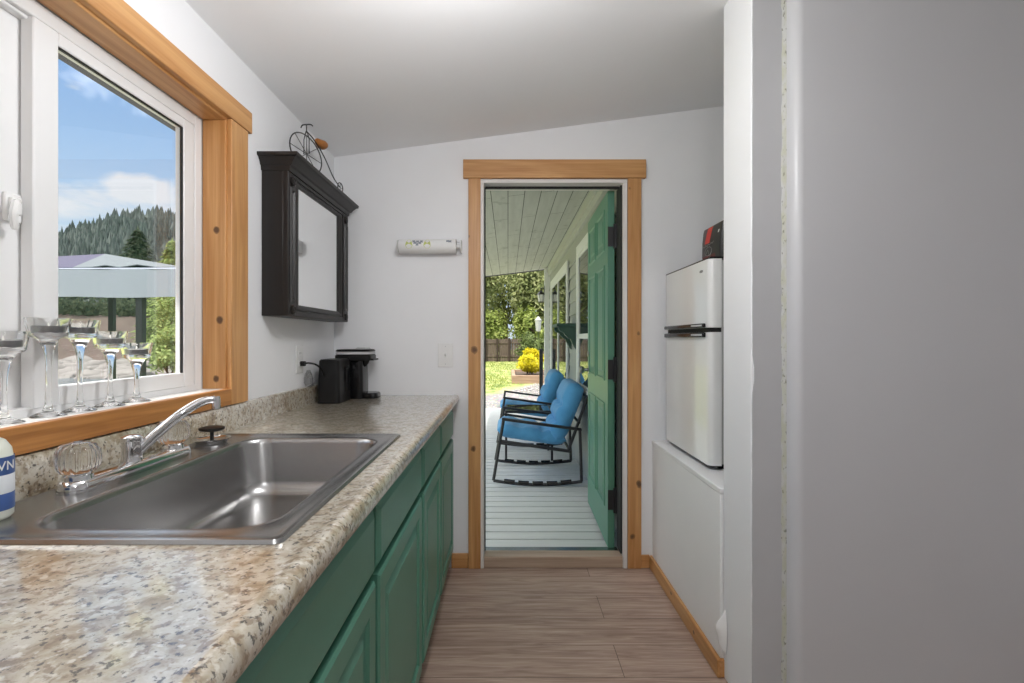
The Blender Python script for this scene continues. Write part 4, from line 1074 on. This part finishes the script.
lp = thing('garden_lamp', (1.21, 20, ZG), 'white lantern shaped garden lamp on a thin post before the trees', 'lamp')
bm = B(); tube(bm, [(1.21, 20, ZG-.02), (1.21, 20, 1.5)], .025, 8); obj('post', bm, 'leaf_dark', lp)
bm = B(); lathe(bm, [(.05, 1.5), (.09, 1.53), (.13, 1.95), (.15, 1.96), (.06, 2.08), (.02, 2.12)], (1.21, 20, 0), 8); obj('lantern', bm, 'siding', lp, smooth=False)

# ================================================================== VIEW THROUGH THE KITCHEN WINDOW
ZL = -.6
def zleft(x, y):
    z = ZL
    if x > -12: z = ZL+(ZG-ZL-.04)*(x+12)/2
    return z + .05*math.sin(x*.9)*math.cos(y*.7)
bm = B(); flat(bm, -120, -9.9, -20, 140, 60, 80, zleft)
struct('ground_riverbank', bm, 'stones', 'grey stony river bank outside the kitchen window', 'ground')
bm = B(); flat(bm, -34, -13, 8, 24, 6, 6, lambda x, y: ZL+.075)
struct('river_water', bm, 'water', 'grey river water nearest the house', 'water')
# dirt bank
bm = B()
flat(bm, -60, -22, 0, 1, 40, 8, lambda x, y: 0)
rng = random.Random(21)
for v in bm.verts:
    x, u = v.co.x, v.co.y; prof = [0, .08, .2, .5, .8, .95, 1.0, 1.02, 1.0][round(u*8)]
    fade = min(1, max(0, (-24-x)/8))
    v.co.y = 38+u*6+1.2*math.sin(x*.35)+rng.uniform(-.2, .2); v.co.z = ZL-.05+prof*3.9*fade+rng.uniform(-.12, .12)
struct('terrain_bank', bm, 'bank', 'brown dirt bank across the river', 'bank')
rng = random.Random(22); rocks = 0
proto_me = []
for k in range(5):
    bm = B(); bmesh.ops.create_icosphere(bm, subdivisions=2, radius=1.0)
    for v in bm.verts: v.co *= 1+.28*math.sin(v.co.x*3+k)*math.cos(v.co.y*2.6+k*2)+rng.uniform(-.06, .06); v.co.z *= .6
    me = bpy.data.meshes.new('rock'); 
    for f in bm.faces: f.smooth = True
    bm.to_mesh(me); bm.free(); me.materials.append(M['rock']); proto_me.append(me)
bm = B()
for k in range(900):
    y = rng.uniform(22, 36.5); x = -y*rng.uniform(.58, .98)
    if any((x-a)**2+(y-b_)**2 < q**2 for a, b_, q in ((-15.2, 22.5, 1.6), (-19, 29, 2.6), (-16.6, 26.5, 1.9), (-21.5, 31, 1.9))): continue
    s_ = abs(rng.gauss(.0, .22))+.07
    me = proto_me[k % 5]; q = B(); q.from_mesh(me); q.transform(Matrix.Translation((x, y, zleft(x, y)+s_*.2)) @ Matrix.Rotation(rng.uniform(0, 6), 4, 'Z') @ Matrix.Diagonal((s_*rng.uniform(.8, 1.6), s_, s_, 1)))
    tmp = bpy.data.meshes.new('tmp'); q.to_mesh(tmp); q.free(); bm.from_mesh(tmp); bpy.data.meshes.remove(tmp)
tag(obj('river_rubble', bm, 'rock', center=True), 'grey rocks and rubble strewn over the river bank', 'rocks', kind='stuff')
for k in range(5): bpy.data.meshes.remove(proto_me[k])

for k, (x, y, z, rad, n, leaf, lb) in enumerate((
    (-15.2, 22.5, .6, (1.0, 1.0, 1.1), 2600, 'willow', 'low pale green bush on the river bank beside the gazebo post'),
    (-19.0, 29.0, 1.6, (2.0, 1.6, 2.3), 4500, 'willow', 'tall pale green willow bush under the gazebo canopy'),
    (-16.6, 26.5, 1.3, (1.3, 1.2, 1.9), 3600, 'willow', 'pale green willow bush at the edge of the window frame'),
    (-21.5, 31.0, 1.4, (1.2, 1.1, 2.0), 3000, 'leaf_dark', 'dark green bush behind the gazebo post'))):
    shrub('river_bush', lb, (x, y, z), rad, n, .10, leaf, 70+k, 'bush', 'bushes on the river bank', z0=zleft(x, y))

# conifers
def conifer_bm(bm, x, y, z, h, r, rng, tiers=9, seg=9, jag=.35):
    for k in range(tiers):
        u = k/tiers; zz = z+h*(.10+.86*u); rr = r*(1-u)**.85*rng.uniform(.85, 1.15)+.02*r; hh = h/tiers*1.7
        ring = []
        for i in range(seg*2):
            a = PI*i/seg+rng.uniform(-.1, .1); q = rr*(rng.uniform(.85, 1.1) if i % 2 == 0 else rng.uniform(.45, .7)); dz = -hh*.28*(1 if i % 2 == 0 else 0)
            ring.append(bm.verts.new((x+q*math.cos(a), y+q*math.sin(a), zz+dz+rng.uniform(-.1, .1)*hh)))
        top = bm.verts.new((x+rng.uniform(-.05, .05)*rr, y, zz+hh))
        for i in range(len(ring)): bm.faces.new((ring[i], ring[(i+1) % len(ring)], top))
def conifer(x, y, z, h, r, mat_, label, seed):
    r_ = random.Random(seed); o = thing('conifer_tree', (x, y, z), label, 'tree', 'conifers across the river')
    bm = B(); conifer_bm(bm, x, y, z, h, r, r_, 16, 11); 
    for _ in range(2600):
        u = r_.random()**1.3; a = r_.uniform(0, 2*PI); q = r*(1-u)**.8*r_.uniform(.7, 1.08)
        p = Vector((x+q*math.cos(a), y+q*math.sin(a), z+h*(.08+.9*u))); d = Vector((math.cos(a), math.sin(a), -.35)); s_ = h*.022
        t_ = Vector((-math.sin(a), math.cos(a), r_.uniform(-.3, .3)))
        bm.faces.new([bm.verts.new(p-t_*s_*.5), bm.verts.new(p+t_*s_*.5), bm.verts.new(p+d*s_*1.6)])
    obj('crown', bm, mat_, o, smooth=False)
    bm = B(); tube(bm, [(x, y, z-.3), (x, y, z+h*.85)], [r*.09, r*.02], 7); obj('trunk', bm, 'bark', o)
def zh(x, y):
    """hill surface"""
    s_ = (y-58)/90.0
    base = 30*max(0, min(1, s_))**.8 if s_ > 0 else 0
    d = -x/y                      # ridge profile over the bearing
    ridge = .78+.28*math.exp(-((d-.73)/.17)**2)-.10*min(2.2, max(0, d-.86)*4)
    return ZL+base*ridge*1.08+.8*math.sin(x*.13)*math.sin(y*.11)*max(0, min(1, s_*3))
bm = B(); flat(bm, -260, -45, 55, 170, 60, 34, zh)
struct('hills', bm, 'hill', 'forested hill across the river', 'hill')
rng = random.Random(33); bm = B()
for k in range(4000):
    y = rng.uniform(67, 152); d = rng.uniform(.52, 1.08) if k < 3000 else rng.uniform(1.08, 1.9); x = -d*y
    if x > -47 : continue
    h = rng.uniform(4.2, 7.2)*(1 if y < 120 else rng.uniform(.7, 1.1)); conifer_bm(bm, x, y, zh(x, y)-.5, h, h*rng.uniform(.30, .50), rng, 7, 6)
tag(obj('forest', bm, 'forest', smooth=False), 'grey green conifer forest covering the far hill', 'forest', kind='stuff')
conifer(-42.2, 57, ZL, 14.6, 4.6, 'needle_dark', 'large dark conifer standing out before the hill above the gazebo roof', 1)
conifer(-51.0, 58, ZL, 9.8, 3.0, 'needle', 'smaller conifer at the left of the window view', 2)
conifer(-25.9, 38.6, ZL, 9.6, 2.6, 'willow', 'pale green tree at the right edge of the window pane', 3)
rng = random.Random(44); bm = B()
for _ in range(9000):
    x = rng.uniform(-58, -30); y = 43+rng.uniform(-1.5, 3)+1.2*math.sin(x*.35); z = 3.1+abs(rng.gauss(0, .7))
    a = rng.uniform(0, PI); s_ = rng.uniform(.1, .22)
    bm.faces.new([bm.verts.new((x-s_*math.cos(a), y-s_*math.sin(a), z)), bm.verts.new((x+s_*math.cos(a), y+s_*math.sin(a), z+.1)), bm.verts.new((x+rng.uniform(-.1, .1), y, z+s_*1.8))])
tag(obj('bank_undergrowth', bm, 'needle_dark', smooth=False), 'dark green undergrowth along the top of the dirt bank', 'undergrowth', kind='stuff')

# gazebo
GX0, GX1, GY0, GY1 = -9.4, -4.35, 7.0, 10.2
gz = thing('gazebo', (-6.1, 8.6, ZG), 'grey fabric gazebo outside the kitchen window', 'gazebo')
bm = B()
for (x0, y0, x1, y1) in ((GX0, GY0, GX1, GY0), (GX1, GY0, GX1, GY1)):
    n = 24; r0, r1 = [], []; nx_, ny_ = (y1-y0), -(x1-x0); L_ = math.hypot(nx_, ny_); nx_ /= L_; ny_ /= L_
    for k in range(n+1):
        u = k/n; wv = .02*math.sin(k*1.7); x, y = x0+(x1-x0)*u+nx_*wv*.5, y0+(y1-y0)*u+ny_*wv*.5
        r0.append((x, y, 1.80+.008*math.sin(k*.9))); r1.append((x, y, 2.20-.012*math.sin(PI*u)))
    ring0 = r0; ring1 = r1
    a = [bm.verts.new(p) for p in r0]; b_ = [bm.verts.new(p) for p in r1]
    a2 = [bm.verts.new((p[0]-nx_*.01, p[1]-ny_*.01, p[2])) for p in r0]; b2 = [bm.verts.new((p[0]-nx_*.01, p[1]-ny_*.01, p[2])) for p in r1]
    for k in range(n):
        bm.faces.new((a[k], a[k+1], b_[k+1], b_[k])); bm.faces.new((a2[k+1], a2[k], b2[k], b2[k+1])); bm.faces.new((a[k+1], a[k], a2[k], a2[k+1]))
obj('valance', bm, 'canopy', gz)
def hip(x0, x1, y0, y1, z): return [(x0, y0, z), (x1, y0, z), (x1, y1, z), (x0, y1, z)]
ax, ay = -6.93, 8.6                                  # apex of the roof
bm = B(); loops(bm, [hip(GX0, GX1, GY0, GY1, 2.195), hip(GX0+.03, GX1-.03, GY0+.03, GY1-.03, 2.205), hip(ax-1.3, ax+1.2, ay-.7, ay+.7, 2.42)], False, True); obj('canopy', bm, 'canopy', gz, smooth=False)
def cap(pts, top, m_, th=.012):
    q = B(); a = [q.verts.new(p) for p in pts]; t_ = q.verts.new(top); a2 = [q.verts.new((p[0], p[1], p[2]-th)) for p in pts]; t2 = q.verts.new((top[0], top[1], top[2]-th))
    for k in range(len(a)-1):
        q.faces.new((a[k], a[k+1], t_)); q.faces.new((a2[k+1], a2[k], t2)); q.faces.new((a[k], a2[k], a2[k+1], a[k+1]))
    obj('vent_cap', q, m_, gz, smooth=False)
top = (ax, ay, 2.68)
cap([(-9.2, 10.0, 2.26), (-9.2, 7.15, 2.25), (-8.3, 7.13, 2.26), (-7.4, 7.13, 2.25), (-6.2, 7.13, 2.24)], top, 'canopy_purple')
cap([(-6.2, 7.13, 2.24), (-5.95, 7.13, 2.245), (-5.75, 7.14, 2.275), (-5.55, 7.14, 2.245), (-5.3, 7.15, 2.285), (-5.0, 7.16, 2.245), (-4.65, 7.2, 2.25), (-4.65, 8.5, 2.25), (-4.65, 10.0, 2.26)], top, 'canopy_top')
bm = B(); box(bm, -9.1, -4.75, 7.22, 7.235, 2.19, 2.262); obj('vent_shade', bm, 'dark', gz)  # dark strip standing in for the shade inside the roof vents
for x, y in ((GX0+.1, GY0+.1), (-5.19, 7.07), (-7.72, 9.75), (GX1-.1, GY1-.1)):
    q = B(); box(q, x-.045, x+.045, y-.045, y+.045, ZG, 2.19); obj('post', q, 'black_metal', gz, bevel=.004)
# unseen roof overhang added to keep sun out of the kitchen window
bm = B(); prism(bm, [(-1.42, 2.10), (XW-.13, 2.16), (XW-.13, 2.33), (-1.42, 2.26)], 'Y', YREAR-.3, YB+.3)
struct('sun_block_eave', bm, 'roof', 'added unseen roof overhang that blocks sun at the kitchen window', 'roof')
